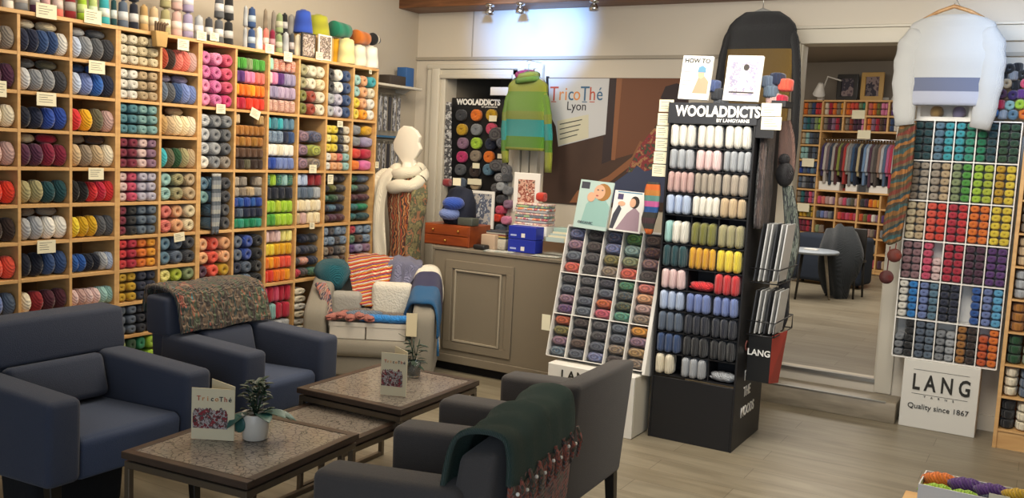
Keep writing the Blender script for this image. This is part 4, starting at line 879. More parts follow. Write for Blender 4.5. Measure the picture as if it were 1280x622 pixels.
# red-brown drawer chest
wood('cherry', '#7a3418', '#98481f', (1, 6, 6), .35, 3); plain('brass', '#c8a050', .3, .9)
DX0 = at(530, 305, Y=5.72).x; DX1 = at(586, 305, Y=5.72).x
t = thing('drawer_chest', 'small red-brown two-drawer wooden chest on the counter end', 'chest of drawers')
part('case', MB().box(DX0, DX1, 5.72, 6.02, .931, 1.09), 'cherry', t, .004, 1)
for z0, z1 in ((.938, 1.005), (1.012, 1.082)):
    d = part('drawer', MB().box(DX0+.008, DX1-.008, 5.712, 5.72, z0, z1), 'cherry', t, .003, 1)
    for f in (.22, .78) if z0 > 1 else (.5,): part('knob', MB().ball((DX0+(DX1-DX0)*f, 5.702, (z0+z1)/2), .009, n=10), 'brass', d)
def counter_ball(px, py, Y, r, col, label, kind='ball', sc=(1, 1, .6), mat='', group=None):
    q = at(px, py, Y=Y); o = yarn(kind, q, (r*2*sc[0], r*2*sc[1], r*2*sc[2]), pi/2, col, label, group or 'x', mat)
    if not group: del o['group']
    return o
# things on the chest
solo('project_bag', MB().loft([((-3.86, 5.86, 1.092), .10, .10, .8), ((-3.86, 5.86, 1.15), .13, .12, .8), ((-3.86, 5.87, 1.26), .12, .10, .8), ((-3.86, 5.88, 1.35), .09, .06, .9), ((-3.87, 5.88, 1.37), .03, .03, 1)], 24), plain('bag_navy', '#141a2c', .9, bump=.5, bscale=25), 'dark navy cloth project bag on the drawer chest', 'bag')
counter_ball(559, 228, 5.74, .03, 'dark red', 'dark red wool ball before the price card on the navy bag', 'roll', (1, 1, 1))
solo('price_card', MB().box(-.035, .035, 0, .002, -.028, .028), 'card', 'white price card beside the dark red ball on the navy bag', 'price card', loc=at(571, 227, Y=5.75))
counter_ball(567, 254, 5.755, .085, 'royal', 'royal blue ball on top of the pile on the drawer chest')
counter_ball(563, 267, 5.76, .088, 'periwinkle', 'pale blue ball under the royal blue one on the drawer chest', sc=(1, 1, .55))
solo('storage_tin', MB().box(-3.79, -3.66, 5.74, 5.84, 1.092, 1.15), plain('tin_dark', '#4c5048', .4), 'dark glass storage tin under the pale blue ball', 'tin', bevel=.006)
t = thing('framed_notice', 'white framed notice standing on the counter before the niche', 'notice')
a = at(572, 236, Y=6.06); c = at(617, 283, Y=6.06)
part('notice_frame', molding(a.x, c.x, c.z-.02, a.z, .022, .012, 6.06), 'white_metal', t)
part('notice_sheet', MB().box(a.x+.02, c.x-.02, 6.052, 6.058, c.z, a.z-.02), vari('notice_print', ['#c8ccd0', '#50586c', '#a8a4a0', '#7c8494'], 16, bump=0), t)
solo('tissue_box', MB().box(-3.60, -3.48, 5.78, 5.90, .931, 1.04), plain('box_beige', '#b49c84', .7), 'beige cardboard box on the counter beside the drawer chest', 'box', bevel=.005)
q = at(597, 303, Y=5.72); solo('card_reader', MB().box(-.05, .05, -.04, .04, 0, .035), 'black_metal', 'small black card reader on the counter before the basket', 'card reader', bevel=.012, seg=3, loc=(q.x+.02, 5.74, .931))
plain('basket_cane', '#b8b0a0', .8, bump=1, bscale=90)
a = at(605, 305, Y=5.82); c = at(632, 305, Y=5.82); t = thing('magazine_basket', 'pale woven basket full of magazines on the counter', 'basket')
part('basket_body', MB().prism([(a.x+.01, .931), (c.x-.01, .931), (c.x, 1.01), (a.x, 1.01)], 1, 5.82, 6.0), 'basket_cane', t, .008)
for i, c_ in enumerate(['#4c5a54', '#c0a860', '#7a3c34', '#a8a498', '#3c4048']):
    solo('magazine', MB().box(a.x+.01, c.x-.01, 5.83, 5.99, 1.012+.011*i, 1.021+.011*i), plain('mag'+str(i), c_, .5), ['green', 'yellow', 'red', 'pale grey', 'dark'][i]+' covered magazine in the pile on the woven basket', 'magazine', 'magazines on the basket', rotz=0)
# white stand with picture and small folded knits beneath an orange ball
a = at(643, 215, Y=6.0); c = at(673, 262, Y=6.0)
t = thing('framed_photo', 'white framed picture of a knitter standing on the sample stack', 'picture')
part('photo_frame', MB().box(a.x, c.x, 6.0, 6.015, c.z-.03, a.z), 'white_metal', t, .003, 1)
part('photo_print', MB().box(a.x+.04, c.x-.04, 5.997, 6.0, c.z+.0, a.z-.05), vari('print_c', ['#d8c8b8', '#8c4a3c', '#c89c88', '#5c4c44'], 22, bump=0), t)
a = at(646, 252, Y=5.95); c = at(685, 283, Y=5.95); n_ = 9
for i in range(n_):
    z0 = c.z+(a.z-c.z)*i/n_; z1 = z0+(a.z-c.z)/n_-.002
    solo('folded_sample', MB().box(a.x+.004*(i % 3), c.x-.005*(i % 2), 5.93, 6.06, z0, z1), M[['multi_soft', 'multi_dark', 'multi_fire', 'multi_sea'][i % 4]], 'multicoloured folded sample in the stack under the orange ball', 'knitted sample', 'folded samples on the counter', bevel=.004)
b0 = c.z
solo('display_block', MB().box(a.x-.005, c.x+.005, 5.92, 6.08, .931, b0-.002), 'white_metal', 'white block on the counter beneath the folded samples', 'block', bevel=.004)
counter_ball(677, 246, 5.96, .034, 'scarlet', 'orange wool ball crowning the folded samples', 'roll', (1.15, 1, 1))
a = at(636, 281, Y=5.80); c = at(669, 307, Y=5.80)
for i in range(2):
    z0 = .931+(a.z-.931)/2*i
    t = thing('card_box', ['blue cardboard box on the counter, lower of two', 'blue cardboard box on the counter, upper of two'][i], 'box')
    part('box_body', MB().box(a.x, c.x, 5.80, 5.95, z0+.001, z0+(a.z-.931)/2-.002), plain('blue_card', '#1c2fa0', .5), t, .003, 1)
    part('label', MB().box(a.x+.11, a.x+.14, 5.798, 5.8, z0+.015, z0+.045), 'white_metal', t)
    part('label', MB().box(a.x+.02, a.x+.07, 5.798, 5.8, z0+.022, z0+.034), plain('label_pale', '#a8b4e0', .5), t)
a = at(681, 291, Y=5.86); c = at(706, 311, Y=5.86); t = thing('card_holder', 'silver holder with leaflets beside the blue boxes', 'holder')
part('tray', MB().box(a.x, c.x+.02, 5.84, 5.98, .932, .945).box(a.x, c.x+.02, 5.84, 5.845, .945, 1.03).box(a.x, a.x+.005, 5.845, 5.98, .945, 1.06).box(c.x+.015, c.x+.02, 5.845, 5.98, .945, 1.06).box(a.x+.005, c.x+.015, 5.974, 5.98, .945, 1.06), 'chrome', t)
for i in range(4): part('leaflet', MB().box(a.x+.012+.004*i, c.x-.01, 5.86+.025*i, 5.865+.025*i, .948, 1.06+.012*i), 'card' if i % 2 else plain('leaf_pale', '#b8c8c4', .6), t)
solo('tray_box', MB().box(a.x, c.x+.03, 5.99, 6.10, .932, 1.12), plain('aqua_box', '#9fb8b0', .5), 'pale aqua box standing behind the silver leaflet holder', 'box', bevel=.004)

# ------------------------------------------------------------------ inside the niche: black yarn board and stock
NY = 6.775
a = at(565, 122, Y=NY); c = at(632, 300, Y=NY)
t = thing('sample_board', 'black lettered board of round yarn samples inside the niche', 'display board')
bx0, bx1, bz1 = a.x, -3.94, a.z
part('board', MB().box(bx0, bx1, NY, NY+.03, .62, bz1), 'black_metal', t, .003, 1)
lettering('WOOLADDICTS', .068, plain('sign_white', '#f2f0ea', .5).name, t, (at(598, 128, Y=NY).x, NY-.003, at(598, 128, Y=NY).z), bold=.003, sx=.88)
lettering('BY LANGYARNS', .022, 'sign_white', t, (at(612, 134, Y=NY).x, NY-.003, at(612, 133, Y=NY).z-.005))
for cx_, cy_, c_ in [(578, 144, 'charcoal'), (597, 144, 'orange'), (616, 144, 'mustard'), (579, 162, 'mustard'), (597, 162, 'grey'), (616, 161, 'rose'), (580, 179, 'mauve'), (597, 179, 'lime'), (615, 180, 'navy'), (579, 196, 'hot pink'), (596, 195, 'taupe'), (613, 196, 'orange'), (577, 212, 'dark grey'), (595, 214, 'dark brown'), (612, 212, 'steel'), (578, 229, 'slate'), (596, 230, 'beige')]:
    q = at(cx_, cy_, Y=NY-.02); o = yarn('cake', (q.x, NY-.033, q.z), (.10, .06, .10), 0, c_, f"round {c_} yarn sample on the black board in the niche", f"{c_} samples on the black board"); o.name = 'yarn_sample'
for cx_, cy_, w_, h_ in ((616, 148, .075, .05), (595, 207, .07, .045), (593, 227, .14, .05), (627, 183, .05, .03), (625, 195, .05, .04)):
    q = at(cx_, cy_, Y=NY-.075); solo('price_card', MB().box(-w_/2, w_/2, 0, .002, -h_/2, h_/2), 'card', f"cream tag over the {'mustard' if cx_ == 616 else 'taupe' if cy_ == 207 else 'beige' if cy_ == 227 else 'navy' if cy_ == 183 else 'orange'} sample on the niche board", 'price card', loc=q)
solo('shop_tag', MB().box(-.09, .09, 0, .01, -.035, .035), 'white_metal', 'white number plate hanging at the top of the niche', 'plate', bevel=.012, seg=3, loc=at(624, 114, Y=6.70))
plain('pack_clear', '#a8a8a8', .25, bump=.6, bscale=60); vari('pack_mix', ['#8c8c90', '#4c4c50', '#c0c0c0', '#6a6468'], 18, bump=.5)
for i in range(9): 
    q = at(560, 133+11.5*i, Y=6.72); r_ = random.Random(i)
    solo('needle_pack', MB().box(-.035, .035, -.012, .012, -.038, .038), 'pack_mix', 'grey packet in the strip hanging beside the black board', 'packet', 'packets hanging beside the black board', bevel=.008, loc=(q.x, 6.72, q.z))
for i, (px, py, w_, h_) in enumerate([(622, 168, .15, .12), (630, 178, .13, .10), (623, 207, .16, .10), (627, 222, .12, .08), (634, 213, .09, .1), (622, 235, .11, .08)]):
    q = at(px, py, Y=6.67); o = yarn('swirl', (q.x, 6.67, q.z), (w_, .1, h_), 0, ['charcoal', 'slate', 'dark grey', 'light grey', 'grey', 'dark grey'][i], 'grey netted yarn bundle heaped in front of the black board', 'grey bundles in the niche', 'sock_mix')
for i, (px, py, c_) in enumerate([(630, 233, 'light grey'), (638, 238, 'grey'), (630, 249, 'charcoal'), (639, 255, 'mauve'), (629, 262, 'rose'), (626, 272, 'scarlet'), (636, 275, 'pink'), (629, 285, 'slate'), (637, 222, 'dark grey')]):
    q = at(px-2, py, Y=6.64); yarn('roll', (q.x, 6.64, q.z), (.08, .1, .075), 0, c_, f"{c_} roll in the column beside the black board", f"{c_} rolls in the niche")

# ------------------------------------------------------------------ wall beyond the shelving: bracket shelf and needle racks
a = at(475, 103, X=-4.72)
t = thing('bracket_shelf', 'narrow white wall shelf in the corner above the needle racks', 'shelf')
part('board', MB().box(WX+.003, -4.72, 5.90, 6.52, 2.135, 2.155), 'trim_paint', t, .003, 1)
for y in (6.0, 6.42): part('bracket', MB().prism([(WX+.003, 2.134), (-4.76, 2.134), (WX+.003, 2.05)], 1, y-.01, y+.01), 'trim_paint', t)
solo('storage_box', MB().box(-4.88, -4.76, 6.12, 6.33, 2.156, 2.235), plain('box_choc', '#3a322c', .6), 'dark brown box on the corner wall shelf', 'box', bevel=.004)
solo('storage_box', MB().box(-4.88, -4.78, 6.36, 6.47, 2.156, 2.32), plain('box_blue', '#2c5a94', .5), 'blue box standing on the corner wall shelf', 'box', bevel=.004)
plain('needle_dark', '#3a3a40', .4); plain('needle_grey', '#8c8c92', .3, .5); vari('pack_print', ['#2c2c30', '#b8b8bc', '#5c5c64', '#d0d0d0'], 24, (1, 1, .4), bump=.2)
for zt, zb, nm in ((2.09, 1.78, 'upper'), (1.70, 1.45, 'lower')):
    t = thing('needle_rack', f'wall rack of hanging knitting needle packets, {nm} row beside the shelving', 'rack')
    part('rail', MB().tube([(-4.85, 5.84, zt), (-4.85, 6.45, zt)], .006, 8).tube([(WX, 5.9, zt), (-4.85, 5.9, zt)], .006, 8).tube([(WX, 6.4, zt), (-4.85, 6.4, zt)], .006, 8), 'aluminium', t)
    for i in range(9):
        y = 5.87+.062*i
        solo('needle_packet', MB().box(-4.855, -4.846, y-.017, y+.017, zb, zt-.03).tube([(-4.85, y, zt-.03), (-4.85, y, zt-.006)], .002, 5), 'pack_print' if i % 3 else 'needle_dark', f'long needle packet on the {nm} needle rack', 'knitting needles', f'packets on the {nm} needle rack')
a = at(477, 178, X=-4.88); solo('shelf_strip', MB().box(WX+.002, WX+.07, 5.86, 6.42, 1.722, 1.738), plain('strip_blue', '#3c6c94', .5), 'blue edged strip between the two needle racks', 'strip')

# ------------------------------------------------------------------ the mural poster
a = at(686, 97, Y=6.70); X0, X1, Z0, Z1 = a.x, at(862, 100, Y=6.70).x, at(700, 254, Y=6.70).z, a.z
t = thing('wall_poster', 'large brown photo mural with a printed shop sign', 'poster')
PY = WY-.012
wood('mural_brown', '#3c2a22', '#4c372c', (1, 1, 1), .6, 2); plain('mural_tan', '#6f4630', .6); plain('mural_dark', '#34282a', .6); plain('mural_sign', '#c3c5c8', .55); plain('mural_edge', '#8a5a3c', .55)
part('mural_print', MB().box(X0, X1, PY, WY-.001, Z0, Z1), 'mural_brown', t)
def poly(pts, mat, nm, d=.0012, Y=PY):
    ps = [at(px, py, Y=Y) for px, py in pts]
    return part(nm, MB().prism([(p.x, p.z) for p in ps], 1, Y-d, Y-d+.001), mat, t)
poly([(760, 98), (771, 98), (764, 200), (752, 205)], 'mural_dark', 'door_shade'); poly([(771, 98), (858, 98), (858, 150), (824, 150), (798, 190), (764, 200)], 'mural_tan', 'wood_panel')  # dark strip of the print, beside its wood panel
poly([(771, 98), (778, 98), (769, 200), (764, 200)], 'mural_edge', 'wood_rib', .002)
poly([(712, 253), (722, 238), (760, 220), (790, 196), (800, 176), (806, 178), (795, 202), (764, 226), (728, 243), (722, 253)], 'mural_edge', 'chair_rail', .002)
poly([(762, 253), (768, 228), (800, 205), (835, 208), (850, 253)], plain('mural_denim', '#444c68', .7), 'denim_lap', .003)
poly([(783, 215), (800, 182), (818, 160), (832, 165), (832, 208), (806, 214), (796, 206), (790, 215)], vari('mural_shirt', ['#6a4a3c', '#a87c58', '#8c3c40', '#4c5444', '#b8946c'], 14, bump=0), 'patterned_sleeve', .004)
q = [at(px, py, Y=PY) for px, py in [(830, 112)]][0]
poly([(826, 122), (832, 108), (846, 104), (858, 108), (858, 140), (836, 132)], 'mural_dark', 'hair', .003)
S_ = MB(); ps = [at(*p, Y=PY) for p in [(686, 98), (762, 98), (757, 168), (698, 183), (695, 158), (687, 142)]]
part('printed_sign', MB().prism([(p.x, p.z) for p in ps], 1, PY-.004, PY-.001), 'mural_sign', t)
plain('note_cream', '#c9c5ae', .6)
poly([(697, 151), (736, 143), (736, 172), (698, 182)], 'note_cream', 'printed_note', .0052)
for i in range(4):
    ps = [at(700, 156+6.2*i, Y=PY), at(728-2*i, 150+6.2*i, Y=PY)]
    part('note_line', MB().prism([(ps[0].x, ps[0].z), (ps[1].x, ps[1].z), (ps[1].x, ps[1].z+.008), (ps[0].x, ps[0].z+.008)], 1, PY-.0062, PY-.005), 'ink', t)
for ch, px, mt in zip('TricoThé', (693, 702, 708, 714, 721.5, 731.5, 741, 750), ['ink_red', 'ink_orange', 'ink_orange', 'ink_blue', 'ink_orange', 'ink_blue', 'ink_red', 'ink_blue']):
    q = at(px, 118, Y=PY); lettering(ch, .165 if ch in 'T' else .15, mt, t, (q.x, PY-.005, q.z), sx=.82)
    if ch in 'Th': part('serif', MB().box(q.x-.022, q.x+.022, PY-.006, PY-.004, q.z-.062, q.z-.055), mt, t)
q = at(721, 133, Y=PY); lettering('Lyon', .10, 'ink_dark', t, (q.x, PY-.005, q.z), sx=.9)
# upright batten at its left edge
solo('poster_batten', MB().box(X0-.02, X0, WY-.02, WY-.001, 2.0, Z1+.01), 'black_metal', 'short black batten at the mural edge beside the green pullover', 'batten')

# ------------------------------------------------------------------ garments on hangers
def pullover(name, label, cx, y, zt, wsh, wbot, zb, bands, sleeves, cuff_z, mats, neck=None, sb=None, thick=.045, sl_x=(.0, .0), dx=0, sw=.055):
    """front faces -y; bands: z -> material index; sleeves hang from the shoulders"""
    t = thing(name, label, 'pullover'); n = 26; secs = []; mi = []
    for i in range(n+1):
        u = i/n; z = zb+(zt-zb)*u
        wv = wbot+(wsh-wbot)*min(1, u*1.15)
        if u > .88: wv = wsh*(1-((u-.88)/.12)**2*.5)
        secs.append(((cx+dx*(1-u), y+.006*sin(u*9), z), wv/2, thick*(1 if u < .9 else .7)*(1+.1*sin(u*14)), .75)); mi.append(bands(z))
    part('pullover_body', MB().loft(secs, 36, mi=mi), mats, t)
    for s, (ex, ez) in zip((-1, 1), sleeves):
        p0 = Vector((cx+s*(wsh/2-.06), y, zt-.06-sw*.4)); p1 = Vector((cx+s*(wsh/2+.045), y-.01, zt-.24)); p2 = Vector((ex, y-.015, ez))
        path = []; m2 = []
        for i in range(19):
            u = i/18; q = p0*(1-u)**2+p1*2*u*(1-u)+p2*u*u; path.append(q)
        b = MB(); rs = [sw*(1-.25*i/18)*(1+.06*sin(i*1.7))*min(1, .6+i*.1) for i in range(19)]
        b.tube(path, rs, 14)
        nn = 14; b.m = [(sb or bands)(path[min(f//nn, 18)].z) if f < 18*nn else (sb or bands)(path[0].z if f == 18*nn else path[-1].z) for f in range(len(b.f))]
        b.v = [(v[0], y+(v[1]-y)*.6, v[2]) for v in b.v]
        part('sleeve', b, mats, t)
    if neck: neck(t)
    return t
def hanger(label, cx, y, z, w_, mat, hookz, wy=WY):
    t = thing('coat_hanger', label, 'hanger')
    part('shoulder_bar', MB().tube([(cx-w_/2, y, z-.075), (cx-w_/4, y, z-.03), (cx, y, z), (cx+w_/4, y, z-.03), (cx+w_/2, y, z-.075)], [.009, .012, .013, .012, .009], 10), mat, t)
    part('cross_bar', MB().tube([(cx-w_/2+.02, y, z-.077), (cx+w_/2-.02, y, z-.077)], .005, 8), mat, t)
    h = [(cx, y, z), (cx, y, hookz-.05)]+[(cx+.018*cos(a), y, hookz-.03+.018*sin(a)) for a in (-1.9, -.9, 0, .8, 1.6, 2.4, 3.1)]
    part('hook', MB().tube(h, .0025, 6), 'aluminium', t)
    part('nail', MB().tube([(cx, y-.01, hookz-.014), (cx, wy, hookz-.014)], .003, 6), 'aluminium', t)
    return t
for n_, c_ in (('g_lime', '#a0a838'), ('g_green', '#74a03a'), ('g_teal', '#2ea0a0'), ('g_rib', '#5c9428'), ('g_olive', '#8a9a3c'), ('g_magenta', '#a81c5c'), ('g_navy', '#1c2038')): knit(n_, c_, 110)
GY = 6.45; z = lambda py: at(660, py, Y=GY).z
def gb(v):
    return 3 if v < z(174) and v > z(188) else 2 if v < z(151) and v > z(174) else 4 if v < z(140) and v >= z(151) else 1 if z(140) <= v < z(118) else 0 if v >= z(118) else 0
gc = at(659, 120, Y=GY).x
def gneck(t):
    for k, (dz, mt) in enumerate(((0, 1), (.03, 1))):
        part('collar_roll', MB().tube([(gc+(.085-.01*k)*cos(a), GY+.0+.055*sin(a), z(100)+dz+.012*cos(a)) for a in [2*pi*i/14 for i in range(15)]], .026, 10, cap=False), ['g_green', 'g_lime'][k], t)
    part('collar_lining', MB().tube([(gc+.07*cos(a)-.02, GY-.01+.04*sin(a), z(93)+.02*sin(a)) for a in [2*pi*i/14 for i in range(15)]], .022, 10, cap=False), 'g_magenta', t)
w_ = at(686, 150, Y=GY).x-at(633, 150, Y=GY).x
pullover('banded_pullover', 'lime, green and turquoise banded pullover hanging by the mural', gc, GY, z(97), w_*.92, w_*.95, z(188), gb, ((gc-w_/2+.03, z(205)), (gc+w_/2+.035, z(214))), 0, ['g_lime', 'g_green', 'g_teal', 'g_rib', 'g_olive'], gneck, sw=.042)
hanger('wire hanger carrying the lime and turquoise pullover', gc, GY, z(90), .3, 'aluminium', z(73), WY-.045)
# black and mustard pullover below the beam
knit('k_black', '#1d1d20', 110); knit('k_mustard', '#80642a', 110)
BY = 6.33; zz = lambda py: at(955, py, Y=BY).z; bc = at(950, 60, Y=BY).x
bw = at(1000, 60, Y=BY).x-at(905, 60, Y=BY).x
pullover('black_pullover', 'black pullover with mustard lower half hanging above the stand', bc, BY, zz(15), bw*.92, bw*.82, zz(215), lambda v: 1 if v < zz(66) else 0, ((bc-bw/2+.0, zz(150)), (bc+bw/2+.02, zz(205))), 0, ['k_black', 'k_mustard'], sb=lambda v: 0, sw=.036)
hanger('grey hanger carrying the black and mustard pullover', bc, BY, zz(12), .3, plain('hanger_grey', '#8c8c88', .4), 2.86, 6.42)
# white pullover with slate band
WYY = 6.36; zw = lambda py: at(1187, py, Y=WYY).z; wc = at(1188, 60, Y=WYY).x
for n_, c_ in (('w_white', '#c9cac8'), ('w_slate', '#70778f'), ('w_pale', '#b8bccb')): knit(n_, c_, 130, strength=.5, dark=.9)
ww = at(1244, 60, Y=WYY).x-at(1128, 60, Y=WYY).x
pullover('white_pullover', 'white knitted pullover with a slate and pale blue hem band on a wooden hanger', wc, WYY, zw(19), ww*.93, ww*.82, zw(132), lambda v: 1 if zw(118) < v < zw(98) else 2 if v <= zw(118) and v > zw(134) else 0, ((wc-ww/2+.045, zw(158)), (wc+ww/2-.055, zw(160))), 0, ['w_white', 'w_slate', 'w_pale'], sb=lambda v: 0, thick=.05, sw=.085)
wood('hanger_wood', '#a87c4c', '#c49a68', (6, 1, 1), .45)
hanger('pale wooden hanger carrying the white pullover', wc, WYY, zw(8), .34, 'hanger_wood', zw(-6))
# ------------------------------------------------------------------ tilted rack of sock yarn on its white base
LX0, LX1 = -2.63, -1.985; LYT, LYB = 5.27, 5.06; LZT, LZB = 1.205, .40
tl = atan2(LYT-LYB, LZT-LZB); LL = hypot(LYT-LYB, LZT-LZB)
t = thing('tilted_rack', 'white tilted rack of sock yarn balls on a lettered base before the counter', 'display rack', (LX0, LYB, LZB)); t.rotation_euler = (-tl, 0, 0); W_ = LX1-LX0; RACK = t
b = MB(); cw = W_/5
part('back_panel', MB().box(0, W_, .148, .152, 0, LL), 'white_metal', t)
for i in range(6): part('divider', MB().box(i*cw-.003, i*cw+.003, .0, .148, 0, LL), 'white_metal', t)
RZ = [0, LL*.325, LL*.64, LL]
for z_ in RZ: part('shelf_edge', MB().box(.003, W_-.003, .002, .148, z_-.003, z_+.003), 'white_metal', t)
part('side_cheek', MB().box(W_+.003, W_+.02, .0, .16, -.02, LL+.01), 'white_metal', t)
tb = thing('rack_base', 'white base box with dark lettering under the tilted rack', 'base')
part('base_box', MB().box(LX0+.06, LX1-.01, 4.98, 5.24, 0, .375), 'white_metal', tb, .004, 1)
lettering('LANG', .075, 'sign_dark' if 'sign_dark' in M else plain('sign_dark', '#26241f', .6).name, tb, (at(723, 457, Y=4.98).x, 4.977, .315), bold=.001, spacing=1.25)
part('side_slats', MB().box(LX1-.008, LX1-.003, 4.985, 5.23, .01, .37), plain('slat_cream', '#b8b2a4', .7), tb)
MR = Matrix.Translation(t.location) @ Matrix.Rotation(-tl, 4, 'X')
SOCK = [['periwinkle slate|mauve|blue grey|coral', 'black|dark brown|charcoal|black', 'denim|periwinkle|olive|taupe', 'green|aqua|sage|coral', 'brown|burgundy|dusty mauve|dark brown'],
        ['charcoal|slate|mauve|purple', 'dark grey|charcoal|slate|blue grey', 'navy|slate|burnt orange|rose', 'emerald|dark teal|dark green|sea green', 'salmon|peach|dusty pink|taupe'],
        ['burnt orange|olive|mauve|steel', 'dark brown|charcoal|brown|slate', 'dark grey|charcoal|slate|periwinkle', 'blue grey|slate|taupe|dark brown', 'amber|mauve|tan|taupe']]
for r in range(3):
    za, zb = RZ[2-r], RZ[3-r]; pz = (zb-za-.01)/4
    for c in range(5):
        for i, col in enumerate(SOCK[r][c].split('|')):
            col = col.split(' slate')[0] if col == 'periwinkle slate' else col
            p = MR @ Vector(((c+.5)*cw+random.uniform(-.002, .002), .068, zb-.005-(i+.5)*pz))
            dark = col in ('black', 'charcoal', 'dark grey', 'slate', 'blue grey', 'dark brown', 'brown', 'navy')
            o = yarn('swirl', p, (cw*.955, .13, pz*.98), random.uniform(-.03, .03), col, f"{col} variegated sock yarn in the {NTH[r] if r else 'top'} tier, {NTH[c]} column of the tilted rack", f"{col} sock yarn, tier {NTH[r]}, column {NTH[c]} of the tilted rack", 'sock_mix' if dark else 'sock_bright', tilt=-tl)
p = MR @ Vector((-.04, .0, .20)); solo('price_card', MB().box(-.03, .03, 0, .002, -.05, .05), 'card', 'cream price card clipped to the edge of the tilted rack', 'price card', loc=p)
# pattern books standing on the rack's top edge
def book(label, px_bl, px_br, px_tr, Y, lean, cover, name='pattern_book', thick=.012):
    bl = at(*px_bl, Y=Y); br = at(*px_br, Y=Y); tr = at(*px_tr, Y=Y)
    w_ = (br-bl).length; h_ = (tr-br).length*1.0; ang = atan2(br.z-bl.z, br.x-bl.x)
    t = thing(name, label, 'book', bl); t.rotation_euler = (-lean, -ang, 0)
    part('pages', MB().box(.002, w_-.002, .002, thick, .002, h_-.002), 'white_metal', t)
    part('cover', MB().box(0, w_, 0, .002, 0, h_).box(0, w_, thick, thick+.002, 0, h_).box(0, .002, .002, thick, 0, h_), cover, t)
    return t, w_, h_
def shape(t, w_, h_, pts, mat, nm, d=.0008):
    return part(nm, MB().prism([(x*w_, z_*h_) for x, z_ in pts], 1, -d, -d+.0007), mat, t)
def oval(cx, cz, rx, rz, n=16): return [(cx+rx*cos(2*pi*i/n), cz+rz*sin(2*pi*i/n)) for i in range(n)]
plain('cover_mint', '#b3c9c2', .4); plain('cover_white', '#e4e2dc', .4); plain('skin', '#d8a888', .5); plain('hair_blond', '#a07038', .6); plain('mint_dark', '#8fb5ae', .5); plain('hair_dark', '#2c2420', .6)
plain('lip', '#a84848', .5); plain('mauve_print', '#9c8490', .6); plain('dark_print', '#3c3e48', .6); plain('tan_print', '#a89478', .6); plain('grey_print', '#8c8c98', .6); plain('blue_print', '#5c8ca8', .6)
t, w_, h_ = book('pattern book with a blonde woman in a mint jumper on the tilted rack', (716, 283), (757, 289), (766, 228), 5.22, .18, 'cover_mint')
w_ = w_
shape(t, w_, h_, [(.2, .08), (.98, .08), (.98, .5), (.8, .66), (.45, .66), (.28, .5)], 'mint_dark', 'printed_jumper')
shape(t, w_, h_, oval(.72, .78, .24, .18), 'hair_blond', 'printed_hair', .0016); shape(t, w_, h_, oval(.62, .78, .17, .15), 'skin', 'printed_face', .0024); shape(t, w_, h_, oval(.57, .70, .04, .015), 'lip', 'printed_mouth', .0032)
shape(t, w_, h_, oval(.57, .82, .03, .012), 'dark_print', 'printed_eye', .0032); shape(t, w_, h_, oval(.70, .82, .03, .012), 'dark_print', 'printed_eye', .0032); shape(t, w_, h_, oval(.40, .66, .12, .1), 'skin', 'printed_hand', .0032)
shape(t, w_, h_, [(.05, .82), (.3, .82), (.3, .96), (.05, .96)], 'dark_print', 'printed_logo')
lettering('ORGANIC', w_*.10, 'dark_print', t, (w_*.35, -.002, h_*.12), world=False)
t, w_, h_ = book('pattern book with a woman in a mauve wrap on the tilted rack', (761, 287), (799, 292), (808, 241), 5.19, .18, 'cover_white')
shape(t, w_, h_, [(.2, .04), (.95, .04), (.9, .5), (.72, .62), (.5, .46)], 'mauve_print', 'printed_wrap'); shape(t, w_, h_, oval(.70, .74, .15, .15), 'hair_dark', 'printed_hair', .0016); shape(t, w_, h_, oval(.64, .72, .10, .11), 'skin', 'printed_face', .0024)
shape(t, w_, h_, [(.0, .05), (.12, .05), (.3, .55), (.2, .66), (.05, .4)], 'dark_print', 'printed_coat', .0016); shape(t, w_, h_, oval(.28, .68, .12, .06), 'skin', 'printed_hand', .0024)
shape(t, w_, h_, [(.12, .78), (.3, .78), (.3, .92), (.12, .92)], plain('plum_print', '#4c4468', .6).name, 'printed_logo'); shape(t, w_, h_, [(.1, .95), (.9, .95), (.9, .98), (.1, .98)], 'blue_print', 'printed_line')
part('book_ledge', MB().box(0, W_, .0, .14, LL+.003, LL+.008), 'white_metal', RACK)
# bright patchwork hat hanging between rack and stand
stripes('patch_hat', ['#c8642c', '#3a3a36', '#4a3438', '#343430', '#28508a', '#c05c94', '#5c8c84', '#b87838'], 2, .26)
q = at(815, 258, Y=5.08)
solo('knitted_mitten', sheet([[(q.x-.035, 5.08, q.z+.14), (q.x+.035, 5.08, q.z+.14)], [(q.x-.045, 5.07, q.z+.08), (q.x+.045, 5.07, q.z+.08)], [(q.x-.04, 5.07, q.z-.02), (q.x+.04, 5.07, q.z-.02)], [(q.x-.05, 5.065, q.z-.08), (q.x+.03, 5.065, q.z-.08)], [(q.x-.02, 5.075, q.z-.16), (q.x+.01, 5.075, q.z-.16)]], .03, 5, .004, 2), 'patch_hat', 'multicoloured knitted mitten hanging by the price cards of the black stand', 'mitten')

